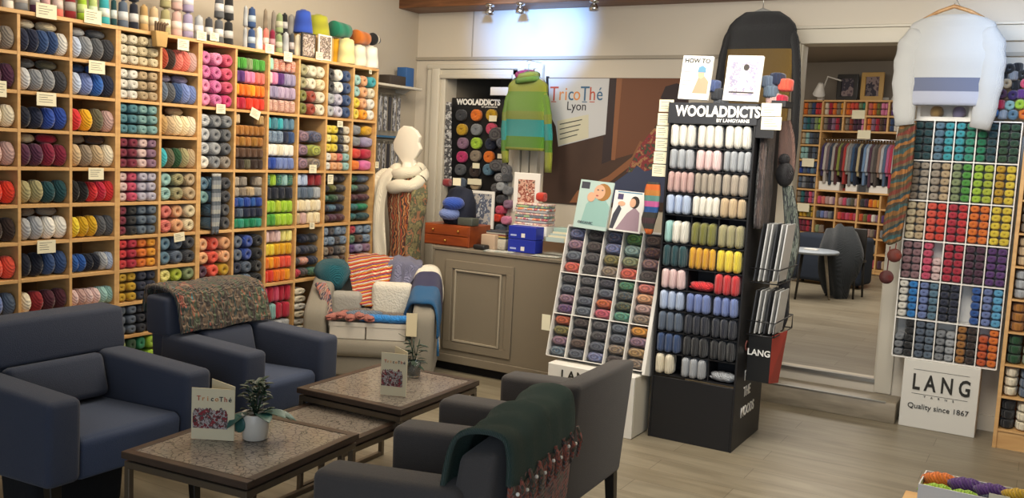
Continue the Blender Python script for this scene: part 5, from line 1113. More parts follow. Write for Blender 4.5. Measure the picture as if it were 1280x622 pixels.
# ------------------------------------------------------------------ black floor stand of chunky wool
KX0, KX1, KY0, KY1 = -1.945, -1.435, 5.12, 5.70; KZ = [.39, .52, .647, .775, .90, 1.03, 1.17, 1.34, 1.465, 1.60, 1.73]; KT = 1.865
t = thing('yarn_stand', 'tall black floor stand with white lettering full of chunky wool', 'display stand')
plain('stand_black', '#17171a', .5); plain('stand_sign', '#2c2e33', .5)
part('side_panel', MB().box(KX0, KX0+.012, KY0, KY1, 0, KT), 'stand_black', t, .002, 1)
sp = part('side_panel', MB().box(KX1-.012, KX1, KY0, KY1, 0, KT), 'stand_black', t, .002, 1)
part('back_panel', MB().box(KX0+.012, KX1-.012, KY0+.2, KY0+.21, .38, KT), 'stand_black', t)
part('front_panel', MB().box(KX0+.012, KX1-.012, KY0+.004, KY0+.016, 0, .375), 'stand_black', t, .002, 1)
part('top_sign', MB().box(KX0-.005, KX1+.005, KY0-.006, KY0+.22, KT, 1.985), 'stand_sign', t, .003, 1)
q = at(897, 140, Y=KY0-.01); lettering('WOOLADDICTS', .083, 'sign_white', t, (at(897, 140, Y=KY0).x, KY0-.008, 1.935), bold=.003, sx=.80)
lettering('BY LANGYARNS', .026, 'sign_white', t, (KX1-.13, KY0-.008, 1.887), bold=.0006)
for i, z_ in enumerate(KZ): part('shelf_board', MB().box(KX0+.012, KX1-.012, KY0+.01, KY0+.2, z_-.006, z_), 'stand_black', t)
kw = (KX1-KX0-.024)/3
for c in (1, 2): part('divider', MB().box(KX0+.012+c*kw-.003, KX0+.012+c*kw+.003, KY0+.02, KY0+.2, KZ[0], KT), 'stand_black', t)
part('label_post', MB().box(KX0-.07, KX0-.0, KY0+.03, KY0+.035, 1.55, KT+.02), 'stand_black', t)
for i, (s_, y_, z_) in enumerate([('C...', 5.30, .60), ('FEEL', 5.36, .42), ('THE', 5.36, .32), ('MOODS', 5.40, .2)]):
    lettering(s_, .085, plain('chalk', '#9c5a50', .7).name if i == 0 else 'sign_white', t, (KX1+.002, y_, z_), '+x', bold=.001, sx=.9)
q_ = 0
CH = ['white*3 white*3 white*3', 'light grey*3 pale pink*3 light grey*4', 'dusty pink*4 greyish beige*4 greyish beige*3', 'pale blue*3 white*4 beige*3', 'aqua*1,white*2 olive*3 khaki*3', 'dark teal*3 gold*4 yellow*3', 'pale pink*3 red=1 red*3',
      'pale blue*3 periwinkle*3 periwinkle*3', 'slate*3 dark navy*3 dark navy*3', 'denim*3 black*3 black*3', 'ivory*2 light grey*3 light grey=1']
PAL['white'] = '#e9e5da'
import re
for r, row in enumerate(CH):
    z0 = KZ[10-r]; zt = (KZ[11-r]-.006 if r else KT); zt = min(zt, z0+.136)
    for c, spec in enumerate(re.findall(r'[^*=]+[*=]\d(?:,[^*=]+[*=]\d)*', row)):
        items = []
        for s_ in spec.strip().split(','):
            m_ = re.match(r'(.+)([*=])(\d)', s_); items += [(m_.group(1).strip(), m_.group(2))]*int(m_.group(3))
        x0 = KX0+.014+c*kw; n_ = len(items); full = {3: .93, 4: 1, 5: 1, 2: .72, 1: .8}[n_]; wd = (kw-.006)*full/n_; h = (zt-z0)*.99
        if 'ivory' == items[0][0]: h = .125
        for i, (col, k) in enumerate(items):
            lab = f"{col} chunky skein on shelf {r+1}, {['window-end', 'middle', 'doorway-end'][c]} bin of the black stand"
            lab = f"{col} chunky skein in the {NTH[r] if r else 'top'} row, {NTH[c]} bin of the black stand"
            g = f"{col} chunky skeins, row {NTH[r]}, bin {NTH[c]} of the black stand"
            if k == '=': o = yarn('hank', (x0+kw/2, KY0+.06, z0+.032), (kw*.8, .10, .062), 0, col, lab.replace('skein', 'skein lying'), g)
            else: o = yarn('lobe', (x0+(i+.5)*wd, KY0+.045+random.uniform(-.006, .006), z0+h/2), (.13, wd*.99, h*.985), -pi/2, col, lab, g, tilt=random.uniform(-.02, .02))
            o.name = 'chunky_skein'
for i, (px, py) in enumerate([(833, 132), (831, 149), (829, 165), (828, 181), (826, 197), (824, 213)]):
    o = card(px, py, .088, .07, Y=KY0+.028, label=f"cream price card, {NTH[i] if i else 'topmost'} of the six beside the black stand", group='cards beside the black stand')
for i, (px, py) in enumerate([(964, 137), (964, 154)]): card(px, py, .11, .07, Y=KY0+.0, label=['upper', 'lower'][i]+' cream price card at the lettered end of the black stand top', group='cards by the stand top')
part('card_arm', MB().box(KX1-.0, KX1+.10, KY0+.003, KY0+.007, 1.80, 1.93), 'stand_black', t)
# books on the stand
t, w_, h_ = book('pattern book titled HOW TO with a person in a blue cap on the black stand', (847, 123), (884, 125), (898, 70), KY0+.03, .12, 'cover_white', thick=.02)
lettering('HOW TO', w_*.2, 'sign_dark', t, (w_*.5, -.001, h_*.88), world=False, bold=.0006)
shape(t, w_, h_, [(.45, .14), (.95, .14), (.95, .42), (.78, .55), (.6, .5)], 'tan_print', 'printed_coat'); shape(t, w_, h_, oval(.68, .58, .11, .11), 'skin', 'printed_face', .0016); shape(t, w_, h_, [(.55, .62), (.82, .62), (.82, .72), (.70, .78), (.58, .74)], 'blue_print', 'printed_cap', .0024)
for i in range(4): shape(t, w_, h_, [(.08, .62-.1*i), (.38, .62-.1*i), (.38, .635-.1*i), (.08, .635-.1*i)], 'grey_print', 'printed_line')
t, w_, h_ = book('pattern book with a seated figure in lilac on the black stand', (903, 125), (947, 127), (958, 69), KY0+.03, .12, 'cover_white', thick=.02)
shape(t, w_, h_, [(.1, .12), (.9, .12), (.9, .86), (.1, .86)], vari('lilac_photo', ['#a8a4b4', '#c8b8b8', '#8c88a0', '#b4a4a8', '#d0c8cc'], 26, bump=0).name, 'cover_photo')
shape(t, w_, h_, [(.3, .3), (.5, .3), (.6, .5), (.8, .3), (.85, .36), (.66, .62), (.5, .68), (.42, .5)], 'cover_white', 'printed_figure', .0016); shape(t, w_, h_, oval(.56, .74, .08, .07), 'hair_dark', 'printed_hair', .0016); shape(t, w_, h_, [(.15, .17), (.85, .17), (.85, .20), (.15, .20)], 'sign_dark', 'printed_line', .0016)
for i, (px, py, c_) in enumerate([(963, 103, 'slate'), (972, 99, 'navy'), (981, 106, 'coral'), (965, 115, 'blue grey'), (967, 124, 'dusty pink'), (974, 126, 'crimson'), (893, 108, 'periwinkle'), (898, 118, 'dark grey'), (900, 124, 'grey')]):
    q = at(px, py, Y=5.40); yarn('lobe', (q.x, 5.38+.02*(i % 3), q.z), (.11, .075, .075), 1.1, c_, f"{c_} ball heaped on top of the black stand", f"{c_} balls on the black stand").name = 'yarn_ball'
solo('top_tray', MB().box(KX0+.05, KX1+.10, 5.33, 5.5, 1.986, 2.0).box(KX1+.02, KX1+.10, 5.33, 5.5, 2.0, 2.02), 'stand_black', 'black tray under the balls on top of the stand', 'tray')

# ------------------------------------------------------------------ things hanging on the doorway side of the stand
HX = KX1+.012
vari('ribbed_brown', ['#3c3030', '#54453f', '#2c2424', '#5c4a48'], 16, (3, 3, .3), bump=.9, bs=60, rot=(0, 0, 1.5))
def hang(name, label, pts, mat, cat, th=.018, rip=.005, rf=3, seed=0): return solo(name, sheet(pts, th, 5, rip, rf, seed), mat, label, cat)
z1, z2 = at(960, 160, X=HX).z, at(960, 282, X=HX).z
hang('ribbed_scarf', 'dark brown ribbed scarf hanging on the side of the black stand', [[(HX+.02, 5.17, z_), (HX+.03, 5.27, z_), (HX+.02, 5.38, z_)] for z_ in (z1, z1*.66+z2*.34, z1*.3+z2*.7, z2)], 'ribbed_brown', 'scarf', .03, .008, 4)
def pq(px, py, Y): q = at(px, py, Y=Y); return (q.x, q.y, q.z)
knit('dusty_knit', '#83655a', 80); vari('green_stripe', ['#4c5448', '#8c9488', '#34383a', '#6c7468', '#2c3c34'], 14, (4, 4, .4), bump=.8, bs=50, rot=(0, 0, 1.5)); knit('black_fluff', '#1f1b1f', 120, strength=1); knit('grey_fluff', '#8c8880', 100); knit('dark_shawl', '#2c2a2e', 90)
Yh = 5.62
hang('pink_cloth', 'dusty pink cloth hanging beside the ribbed scarf', [[pq(976, 152, Yh), pq(988, 150, Yh)], [pq(974, 175, Yh), pq(993, 172, Yh)], [pq(972, 205, Yh), pq(994, 205, Yh)], [pq(972, 222, Yh), pq(992, 220, Yh)]], 'dusty_knit', 'cloth')
q = pq(981, 218, 5.60); solo('bobble_hat', MB().ball(q, .055, .05, .075, 16).ball((q[0]-.01, q[1], q[2]+.09), .035, n=12), 'black_fluff', 'black fluffy bobble hat hanging below the dusty pink cloth', 'hat')
hang('striped_scarf', 'green and grey striped long scarf hanging by the doorway', [[pq(978, 232, Yh), pq(990, 232, Yh)], [pq(980, 262, Yh), pq(996, 262, Yh)], [pq(981, 300, Yh), pq(999, 300, Yh)], [pq(979, 330, Yh), pq(993, 335, Yh)], [pq(977, 352, Yh), pq(986, 352, Yh)]], 'green_stripe', 'scarf', .03, .008, 2)
for i, (px, py) in enumerate([(973, 309), (970, 365), (972, 380)]):
    q = pq(px, py, 5.5); solo('pompom', MB().ball(q, .032, n=12).tube([(q[0], q[1], q[2]), (q[0]+.01, q[1], q[2]+.10)], .003, 6), 'grey_fluff', ['grey pompom hanging above the upper magazines rack', 'grey pompom hanging before the lower magazines, upper one', 'grey pompom hanging before the lower magazines, lower one'][i], 'pompom')
hang('dark_scarf', 'dark grey scarf hanging low beside the magazine rack', [[pq(972, 345, Yh), pq(988, 345, Yh)], [pq(974, 370, Yh), pq(986, 370, Yh)], [pq(970, 395, Yh), pq(985, 395, Yh)], [pq(968, 412, Yh), pq(978, 414, Yh)]], 'dark_shawl', 'scarf', .025, .006, 2)
plain('mag_edge', '#c4c4c2', .5); plain('mag_dark', '#3a3c40', .5)
t = thing('magazine_rack', 'black wire magazine rack fixed to the side of the black stand', 'rack'); Z_ = [at(960, y_, X=HX+.08).z for y_ in (352, 414)]
for z_ in Z_:
    part('wire_tray', MB().tube([(HX, 5.20, z_), (HX+.16, 5.20, z_)], .004, 6).tube([(HX, 5.62, z_), (HX+.16, 5.62, z_)], .004, 6).tube([(HX+.16, 5.20, z_), (HX+.16, 5.62, z_)], .004, 6).tube([(HX+.16, 5.20, z_+.08), (HX+.16, 5.62, z_+.08)], .004, 6).tube([(HX+.08, 5.20, z_), (HX+.08, 5.62, z_)], .004, 6), 'black_metal', t)
    for y_ in (5.2, 5.62): part('side_wire', MB().tube([(HX, y_, z_+.08), (HX+.16, y_, z_+.08), (HX+.16, y_, z_)], .004, 6), 'black_metal', t)
for k, z_ in enumerate(Z_):
    for i in range(6):
        y_ = 5.24+.06*i; h = .33 if k == 0 else .25
        o = solo('magazine', MB().box(0, .007, 0, .19, 0, h), 'mag_edge' if i % 3 else 'mag_dark', f"{'pale' if i % 3 else 'dark'} magazine upright in the {'upper' if k == 0 else 'lower'} tray of the side rack", 'magazine', f"{'pale' if i % 3 else 'dark'} magazines, {'upper' if k == 0 else 'lower'} side tray", loc=(HX+.012+.024*i, 5.22+.012*i, z_+.006)); o.rotation_euler = (0, .09, 0)
# paper carrier
q0 = at(941, 418, Y=5.24); t = thing('paper_carrier', 'black and red lettered paper carrier hanging low on the stand side', 'bag')
A_, B_ = at(937, 416, Y=5.26), at(966, 416, Y=5.26); zb = at(955, 478, Y=5.26).z
part('bag_front', MB().box(HX+.005, B_.x, 5.255, 5.262, zb, A_.z), 'mag_black' if 'mag_black' in M else plain('mag_black', '#141414', .5), t)
part('bag_side', MB().add([(B_.x, 5.255, zb), (B_.x+.02, 5.40, zb-.02), (B_.x+.05, 5.40, A_.z+.02), (B_.x, 5.255, A_.z), (B_.x-.004, 5.262, zb), (B_.x+.016, 5.405, zb-.02), (B_.x+.046, 5.405, A_.z+.02), (B_.x-.004, 5.262, A_.z)], [(0, 1, 2, 3), (7, 6, 5, 4), (0, 3, 7, 4), (1, 5, 6, 2), (3, 2, 6, 7), (0, 4, 5, 1)]), plain('bag_red', '#9c3a30', .6), t)
part('bag_back', MB().box(HX+.005, B_.x+.016, 5.398, 5.404, zb-.02, A_.z+.0), 'mag_black', t)
part('bag_handle', MB().tube([(HX+.03, 5.26, A_.z), (HX+.035, 5.26, A_.z+.08), (B_.x-.035, 5.26, A_.z+.08), (B_.x-.03, 5.26, A_.z)], .003, 6), 'mag_black', t)
lettering('LANG', .05, 'sign_white', t, ((HX+B_.x)/2, 5.252, (A_.z+zb)/2+.03), bold=.001)

# ------------------------------------------------------------------ white LANG rack beside the doorway
RX0, RX1, RY = -.793, -.180, 6.46; RZ0, RZ1 = .45, 1.99
t = thing('yarn_rack', 'white rack of small skeins standing on the lettered box', 'display rack')
rw = (RX1-RX0)/5; rh = (RZ1-RZ0)/6
part('back_panel', MB().box(RX0, RX1, RY+.148, RY+.152, RZ0, RZ1), 'white_metal', t)
for i in range(6): part('divider', MB().box(RX0+i*rw-.0035, RX0+i*rw+.0035, RY, RY+.148, RZ0, RZ1), 'white_metal', t)
for i in range(7): part('shelf_board', MB().box(RX0+.0035, RX1-.0035, RY+.001, RY+.148, RZ0+i*rh-.004, RZ0+i*rh+.004), 'white_metal', t)
LG = ['dark teal,steel teal steel,turquoise turquoise,sea green emerald,dark teal green,forest', 'taupe,greyish beige greyish beige,beige sage,green lime,yellow green yellow,yellow', 'cream,beige coral,scarlet crimson,red orange,orange yellow,yellow',
      'dusty mauve,mauve rose,pale pink crimson,crimson plum,plum purple,purple', 'white,bright blue slate,periwinkle navy,navy ivory,blue periwinkle,bright blue', 'grey,black slate,blue grey grey,light grey caramel,dark brown burnt orange,orange']
LG[0] = 'dark teal,dark teal;steel,turquoise;turquoise,sea green;emerald,dark teal;dark green,forest'
LG[1] = 'taupe,greyish beige;greyish beige,beige;sage,green;lime,yellow green;mustard,yellow'
LG[2] = 'cream,beige;coral,scarlet;crimson,red;orange,orange;yellow,yellow'
LG[3] = 'dusty mauve,dusty mauve;rose,pale pink;crimson,crimson;plum,plum;purple,purple'
LG[4] = 'white,bright blue;periwinkle,steel;navy,navy;-,blue;periwinkle,sky'
LG[5] = 'grey,black;slate,blue grey;grey,light grey;caramel,dark brown;burnt orange,orange'
for r, row in enumerate(LG):
    zt = RZ1-r*rh-.004; nr = 5
    for c, cc in enumerate(row.split(';')):
        for h_i, col in enumerate(cc.split(',')):
            if col == '-': continue
            wd = (rw-.007)/2; pz = (rh-.014)/nr
            for i in range(nr):
                if (r, c) == (3, 1) and col == 'pale pink' and i < 2: continue
                if (r, c) == (5, 4) and col == 'burnt orange' and i < 1: continue
                if (r, c) == (5, 2) and i == 0: continue
                if (r, c, h_i) == (5, 0, 0) and i in (0, 1): continue
                o = yarn('roll', (RX0+.0035+c*rw+wd*(h_i+.5), RY+.072+random.uniform(-.004, .004), zt-.004-(i+.5)*pz), (wd*.985, .13, pz*.985), 0, col, f"{col} small skein in the {NTH[r] if r else 'top'} row, {NTH[c]} column of the white rack", f"{col} skeins, row {NTH[r]}, column {NTH[c]} of the white rack")
                o.name = 'small_skein'
t = thing('sign_box', 'white box with large dark lettering under the white rack', 'sign')
part('box_body', MB().box(-.712, -.262, 6.44, 6.66, 0, .445), plain('sign_box_white', '#d6d3ca', .5), t, .003, 1)
lettering('LANG', .145, 'sign_dark', t, (-.480, 6.437, .30), bold=.003, spacing=1.55, sx=.68)
lettering('Y  A  R  N  S', .02, 'sign_dark', t, (-.487, 6.437, .213), spacing=1.6)
lettering('Quality since 1867', .048, 'sign_dark', t, (-.487, 6.437, .145))
part('printed_rule', MB().box(-.65, -.32, 6.438, 6.4395, .385, .387), 'sign_dark', t); part('printed_rule', MB().box(-.65, -.32, 6.438, 6.4395, .226, .228), 'sign_dark', t)
# heap of balls on the rack and a white tray
t = thing('display_tray', 'white open tray on the white rack under the white pullover', 'tray')
b = molding(RX0+.01, RX0+.33, RZ1+.004, RZ1+.16, .02, .012, RY+.03)
part('tray_frame', b, 'white_metal', t); part('tray_back', MB().box(RX0+.01, RX0+.33, RY+.15, RY+.155, RZ1+.004, RZ1+.16), 'white_metal', t); part('tray_floor', MB().box(RX0+.01, RX0+.33, RY+.03, RY+.15, RZ1+.004, RZ1+.012), 'white_metal', t)
yarn('ball', (RX0+.12, RY+.09, RZ1+.055), (.08, .16, .085), 0, 'tan', 'tan wool ball lying in the white tray', 'x'); yarn('ball', (RX0+.25, RY+.09, RZ1+.055), (.08, .09, .085), 0, 'lavender', 'lavender wool ball lying in the white tray', 'y'); 
yarn('ball', (RX0+.37, RY+.09, RZ1+.05), (.08, .08, .085), 0, 'gold', 'golden wool ball beside the white tray', 'z')
for n_ in ('x', 'y', 'z'):
    for o in bpy.data.objects:
        if o.get('group') == n_: del o['group']
hp_ = [(1228, 133, 'mustard'), (1233, 139, 'burnt orange'), (1241, 140, 'bright blue'), (1253, 142, 'light grey'), (1266, 143, 'steel'), (1279, 142, 'orange'), (1249, 130, 'crimson'), (1262, 131, 'aqua'), (1275, 130, 'lime'), (1237, 128, 'denim'), (1252, 117, 'plum'), (1266, 118, 'deep purple'), (1277, 117, 'purple'),
       (1246, 105, 'black'), (1258, 104, 'beige'), (1270, 105, 'black'), (1282, 104, 'rose'), (1252, 93, 'black'), (1266, 94, 'grey'), (1278, 92, 'black'), (1262, 85, 'black'), (1272, 83, 'black')]
for i, (px, py, c_) in enumerate(hp_):
    q = at(px, py, Y=RY+.03); rr = .062
    yarn('cake' if i % 3 else 'lobe', (q.x, RY+.08+.03*(i % 2), q.z), (rr, .1, rr) if i % 3 else (.09, rr, rr), 0 if i % 3 else -pi/2, c_, f"{c_} ball in the heap on top of the white rack", f"{c_} balls heaped on the white rack").name = 'heaped_ball'
# long striped scarf with pompoms at the edge of the doorway
stripes('scarf_bands', ['#5c5038', '#8c6034', '#3c5a5c', '#4c4438', '#a06a38', '#34484c', '#6c5c44', '#7c3c30'], 2, .16, (0, .5, 0), dist=.03, bump=.9, bs=50)
Ys = 6.36
hang('pompom_scarf', 'long brown and teal striped scarf hanging between doorway and white rack', [[pq(1126, 152, Ys), pq(1139, 150, Ys), pq(1146, 152, Ys)], [pq(1118, 185, Ys), pq(1131, 183, Ys), pq(1143, 185, Ys)], [pq(1113, 230, Ys), pq(1127, 232, Ys), pq(1139, 232, Ys)], [pq(1105, 275, Ys), pq(1120, 278, Ys), pq(1131, 272, Ys)], [pq(1103, 300, Ys), pq(1112, 306, Ys), pq(1126, 300, Ys)]], 'scarf_bands', 'scarf', .03, .006, 3)
knit('pom_rust', '#9c3a24', 130, strength=1); knit('pom_red', '#7c2420', 130, strength=1)
for px, py, m_, l_ in ((1118, 319, 'pom_rust', 'rust orange pompom below the long striped scarf'), (1108, 346, 'pom_red', 'dark red pompom hanging lowest below the striped scarf')):
    q = pq(px, py, Ys); b = MB(); 
    b.ball(q, .045, n=16); b.tube([q, (q[0]+.005, q[1], q[2]+(.08 if py < 330 else .2))], .004, 6); solo('pompom', b, m_, l_, 'pompom')

# ------------------------------------------------------------------ pine shelving at the edge of the view
PX0, PX1, PY0 = -.155, .55, 6.30
t = thing('wool_shelf', 'pine shelving of folded wool bundles beyond the white rack', 'shelf')
PZ = [.12, .325, .525, .725, .925, 1.125, 1.325, 1.525, 1.725]
for x_ in (PX0, .17, .50): part('upright', MB().box(x_, x_+.022, PY0, 6.68, 0, 1.93), 'pine', t, .001, 1)
part('back_panel', MB().box(PX0+.022, .5, 6.675, 6.68, .1, 1.93), 'pine_back', t)
for z_ in PZ: part('shelf_board', MB().box(PX0+.022, .17, PY0+.002, 6.675, z_-.012, z_), 'pine', t, .001, 1); part('shelf_board', MB().box(.192, .5, PY0+.002, 6.675, z_-.012, z_), 'pine', t, .001, 1)
part('plinth', MB().box(PX0+.022, .5, PY0+.01, PY0+.025, 0, .107), 'pine', t)
part('top_board', MB().box(PX0, .522, PY0, 6.68, 1.93, 1.95), 'pine', t)
for r, (c1, c2) in enumerate([('black', 'ivory'), ('ivory', 'slate'), ('dark green', 'sage'), ('caramel', 'tan'), ('light grey', 'grey'), ('beige', 'taupe'), ('taupe', 'greyish beige'), ('warm grey', 'taupe'), ('beige', 'brown')]):
    for i in range(3):
        for k, c_ in enumerate((c1, c2)):
            yarn('lobe', (PX0+.022+.042+.084*k+.0, PY0+.10, PZ[r]+.031+.058*i), (.08, .17, .057), 0, c_, f"{c_} wool bundle in the {NTH[r] if r else 'lowest'} compartment from the floor of the edge shelving", f"{c_} bundles, compartment {NTH[r]} of the edge shelving").name = 'wool_bundle'

# ------------------------------------------------------------------ basket of balls in the near corner
bz = .62; A_, B_, C_ = at(1146, 594, Z=bz), at(1154, 586, Z=bz), at(1290, 614, Z=bz)
t = thing('yarn_box', 'white card box of bright yarn balls at the nearest corner', 'box', (A_.x, A_.y, 0)); ang = atan2(C_.y-B_.y, C_.x-B_.x)
t.rotation_euler = (0, 0, ang); bw_, bd = .62, .17
part('box_wall', MB().box(0, bw_, 0, .004, bz-.14, bz).box(0, bw_, bd-.004, bd, bz-.14, bz).box(0, .004, .004, bd-.004, bz-.14, bz).box(bw_-.004, bw_, .004, bd-.004, bz-.14, bz), 'cover_white', t)
part('box_floor', MB().box(.004, bw_-.004, .004, bd-.004, bz-.14, bz-.135), 'cover_white', t)
t.location = at(1148, 604, Z=bz); t.location.z = 0
TM = Matrix.Translation(t.location) @ Matrix.Rotation(ang, 4, 'Z')
for i, (x_, y_, c_) in enumerate([(.05, .12, 'orange'), (.05, .05, 'lime'), (.13, .12, 'purple'), (.13, .045, 'lime'), (.21, .115, 'purple'), (.21, .045, 'navy'), (.29, .12, 'mustard'), (.29, .05, 'plum'), (.37, .12, 'olive grey'), (.37, .05, 'sage'), (.45, .12, 'dark grey'), (.45, .05, 'teal'), (.53, .09, 'grey')]):
    yarn('hank', TM @ Vector((x_, y_, bz-.018-.02*(y_ < .08))), (.095, .07, .075), ang+.4, c_, f"{c_} yarn ball, {['back', 'front'][i % 2]} row of the near corner box", f"{c_} balls in the near corner box").name = 'boxed_ball'
solo('price_card', MB().box(-.03, .03, 0, .002, -.035, .02), 'card', 'cream price tag standing in the near corner box', 'price card', loc=TM @ Vector((.24, -.004, bz+.0)), rotz=ang)
t2 = thing('low_table', 'pale wooden table edge carrying the box of bright balls', 'table'); q = at(1132, 612, Z=bz-.145)
part('table_top', MB().box(q.x, q.x+.9, q.y-.5, q.y, bz-.17, bz-.145), 'pine', t2, .003, 1)
part('table_top_rest', MB().box(q.x+.02, q.x+.9, q.y, t.location.y+.25, bz-.165, bz-.146), 'pine', t2) if False else None
for x_, y_ in ((q.x+.04, q.y-.45), (q.x+.85, q.y-.45), (q.x+.85, q.y-.04), (q.x+.04, q.y-.04)): part('leg', MB().box(x_-.02, x_+.02, y_-.02, y_+.02, 0, bz-.17), 'pine', t2)

# ------------------------------------------------------------------ lamps on the beam
for i, px in enumerate((612, 650, 742)):
    q = at(px, 3, Y=6.38); t = thing('beam_spotlight', f"chrome spotlight under the beam, {NTH[i]} from the corner", 'spotlight', (q.x, 6.36, 2.80))
    part('mount', MB().lathe([(.035, .02), (.035, 0), (.012, -.004), (.012, -.02)], 16, (0, .03, 0)), 'chrome', t)
    part('lamp_head', MB().lathe([(.02, .0), (.03, -.02), (.04, -.05), (.036, -.052), (.02, -.02)], 16, (0, .03, -.01)), 'chrome', t)
# ------------------------------------------------------------------ far room furniture, on the turned far wall
FRM = Matrix.Translation(FO) @ Matrix.Rotation(FA, 4, 'Z')      # local: x along the wall, -y towards us, z up from the far floor
def fthing(name, label, cat): 
    t = thing(name, label, cat); t.matrix_world = FRM; t.location = FO; t.rotation_euler = (0, 0, FA); return t
us = [fu(px, 126)[0] for px in (1003, 1028, 1055.6, 1084, 1112)]; fw = (us[4]-us[0])/4
Ztop = fu(1060, 126)[1]-.22; z_ = lambda py: fu(1060, py)[1]-.22
zr = [z_(126), z_(145), z_(164.5)]
t = fthing('far_shelf', 'pine cube shelving with garments on its rail in the far room', 'shelf')
D_ = .42; u0 = us[0]
xs = [u0+fw*i for i in range(6)]
rail_z = z_(164.5); low_z = z_(242)
zl = [z_(v) for v in (126, 145, 164.5, 183, 202, 221, 240, 259, 277, 296, 315, 334)]
for i, x_ in enumerate(xs):
    if i < 2: part('upright', MB().box(x_-.012, x_+.012, 0, D_, 0, Ztop), 'pine', t)
    else: part('upright', MB().box(x_-.012, x_+.012, 0, D_, rail_z, Ztop), 'pine', t); part('upright', MB().box(x_-.012, x_+.012, 0, D_, 0, low_z), 'pine', t)
for j, zz_ in enumerate(zl):
    part('shelf_board', MB().box(xs[0]+.012, xs[1]-.012, .002, D_, zz_-.012, zz_+.012), 'pine', t)
    if j < 3 or j >= 6: part('shelf_board', MB().box(xs[1]+.012, xs[5]-.012, .002, D_, zz_-.012, zz_+.012), 'pine', t)
part('back_panel', MB().box(xs[0], xs[5], D_-.005, D_, 0, Ztop), 'pine_back', t)
part('base_board', MB().box(xs[0], xs[5], .01, .03, 0, zl[-1]-.012), 'pine', t)
part('rail', MB().tube([(xs[1], .10, rail_z-.10), (xs[5], .10, rail_z-.10)], .012, 8), 'chrome', t)
def fball(x_, zc, w_, h_, col, cellname, kind='lobe', mat=''):
    p = FRM @ Vector((x_, .09, zc)); o = yarn(kind, p, (.14, w_, h_) if kind == 'lobe' else (w_, .14, h_), FA-(pi/2 if kind == 'lobe' else 0), col, f"{col} wool in the {cellname} of the far room shelving", f"{col} wool, {cellname}, far room", mat); o.name = 'far_wool_ball'
FC = {(0, 1): 'orange taupe denim red red', (0, 2): 'ivory crimson orange taupe amber', (0, 3): 'orange coral coral sage sea_green', (0, 4): 'salmon orange olive pink pink', (0, 5): 'purple slate purple',
      (1, 1): 'steel teal slate sage lime', (1, 2): 'taupe plum mauve crimson dark_brown', (1, 3): 'taupe rust plum plum pink', (1, 4): 'orange mauve crimson brown plum', (1, 5): 'denim white mauve',
      (2, 1): 'beige aqua slate charcoal charcoal', (3, 1): 'aqua aqua charcoal slate charcoal', (4, 1): 'royal slate denim steel denim', (5, 1): 'slate grey charcoal navy grey', (6, 1): 'taupe teal plum rose mauve', (7, 1): 'olive mustard mustard olive mustard', (8, 1): 'burgundy wine wine crimson plum', (9, 1): 'navy slate navy',
      (6, 2): 'rose salmon dusty_pink pale_pink mauve', (6, 3): 'dusty_pink rose grey olive_grey dusty_pink', (6, 4): 'charcoal plum orange amber gold', (7, 2): 'slate periwinkle lavender grey navy', (7, 3): 'coral crimson rose red rose', (7, 4): 'burnt_orange olive crimson white mauve', (7, 5): 'purple plum',
      (8, 2): 'sage taupe', (8, 4): 'dark_red plum dusty_pink taupe burgundy', (8, 5): 'grey beige', (9, 4): 'charcoal grey slate dark_grey grey', (10, 4): 'crimson rose crimson rose rose', (10, 5): 'plum beige'}
for (r, c), s in FC.items():
    cs = s.split(); hcell = zl[r]-zl[r+1]-.024; n_ = len(cs); full = 1 if n_ > 3 else n_/5
    cn = f"{NTH[r] if r else 'top'} row, {NTH[c-1]} column"
    for i, cc in enumerate(cs):
        wd = (fw-.024)*full/n_; x_ = xs[c-1]+.012+wd*(i+.5)
        two = r < 2 or c == 1
        if c == 5 and x_ > xs[5]-.02: continue
        if two:
            for k in range(2): fball(x_, zl[r+1]+.012+hcell*(.25+.47*k), wd*.98, hcell*.46, cc.replace('_', ' '), cn)
        else: fball(x_, zl[r+1]+.012+hcell*.33, wd*.98, hcell*.62, cc.replace('_', ' '), cn)
# garments on the rail
def far_garment(x_, col, h_, name, label, shape_='top'):
    t = thing(name, label, 'garment', FRM @ Vector((x_, .10, rail_z-.10)), FA, 'garments on the far room rail')
    m_ = knit('g_'+col.strip('#'), col, 40)
    pts = [(-.05, -.06), (.05, -.06), (.17, -.12), (.21, -.45), (.15, -.46), (.14, -h_), (-.14, -h_), (-.15, -.46), (-.21, -.45), (-.17, -.12)]
    part('garment_body', MB().prism([(a*.8+.02, b_) for a, b_ in pts], 0, -.019, .019), m_, t, .012, 2)
    part('hook', MB().tube([(0, 0, -.07), (0, 0, 0), (0, .02, .02), (0, .03, .005)], .004, 6), 'chrome', t)
cols = '#3c2c60 #c8c0b8 #7c6a70 #2c3a50 #b8b0a8 #5a3034 #8c9440 #4c2c30 #b83c38 #a8a49c #8c8c90 #3c5a7c #1c2840 #c8b890 #1c1c2c #7898c0 #b8c4d4 #5c3c50 #7c7470 #58504c #a88878 #c8c8cc #5c7494 #cc6c98 #c83c5c #d0c8c8 #7c2c38 #a8a0a0 #4c3438'.split()
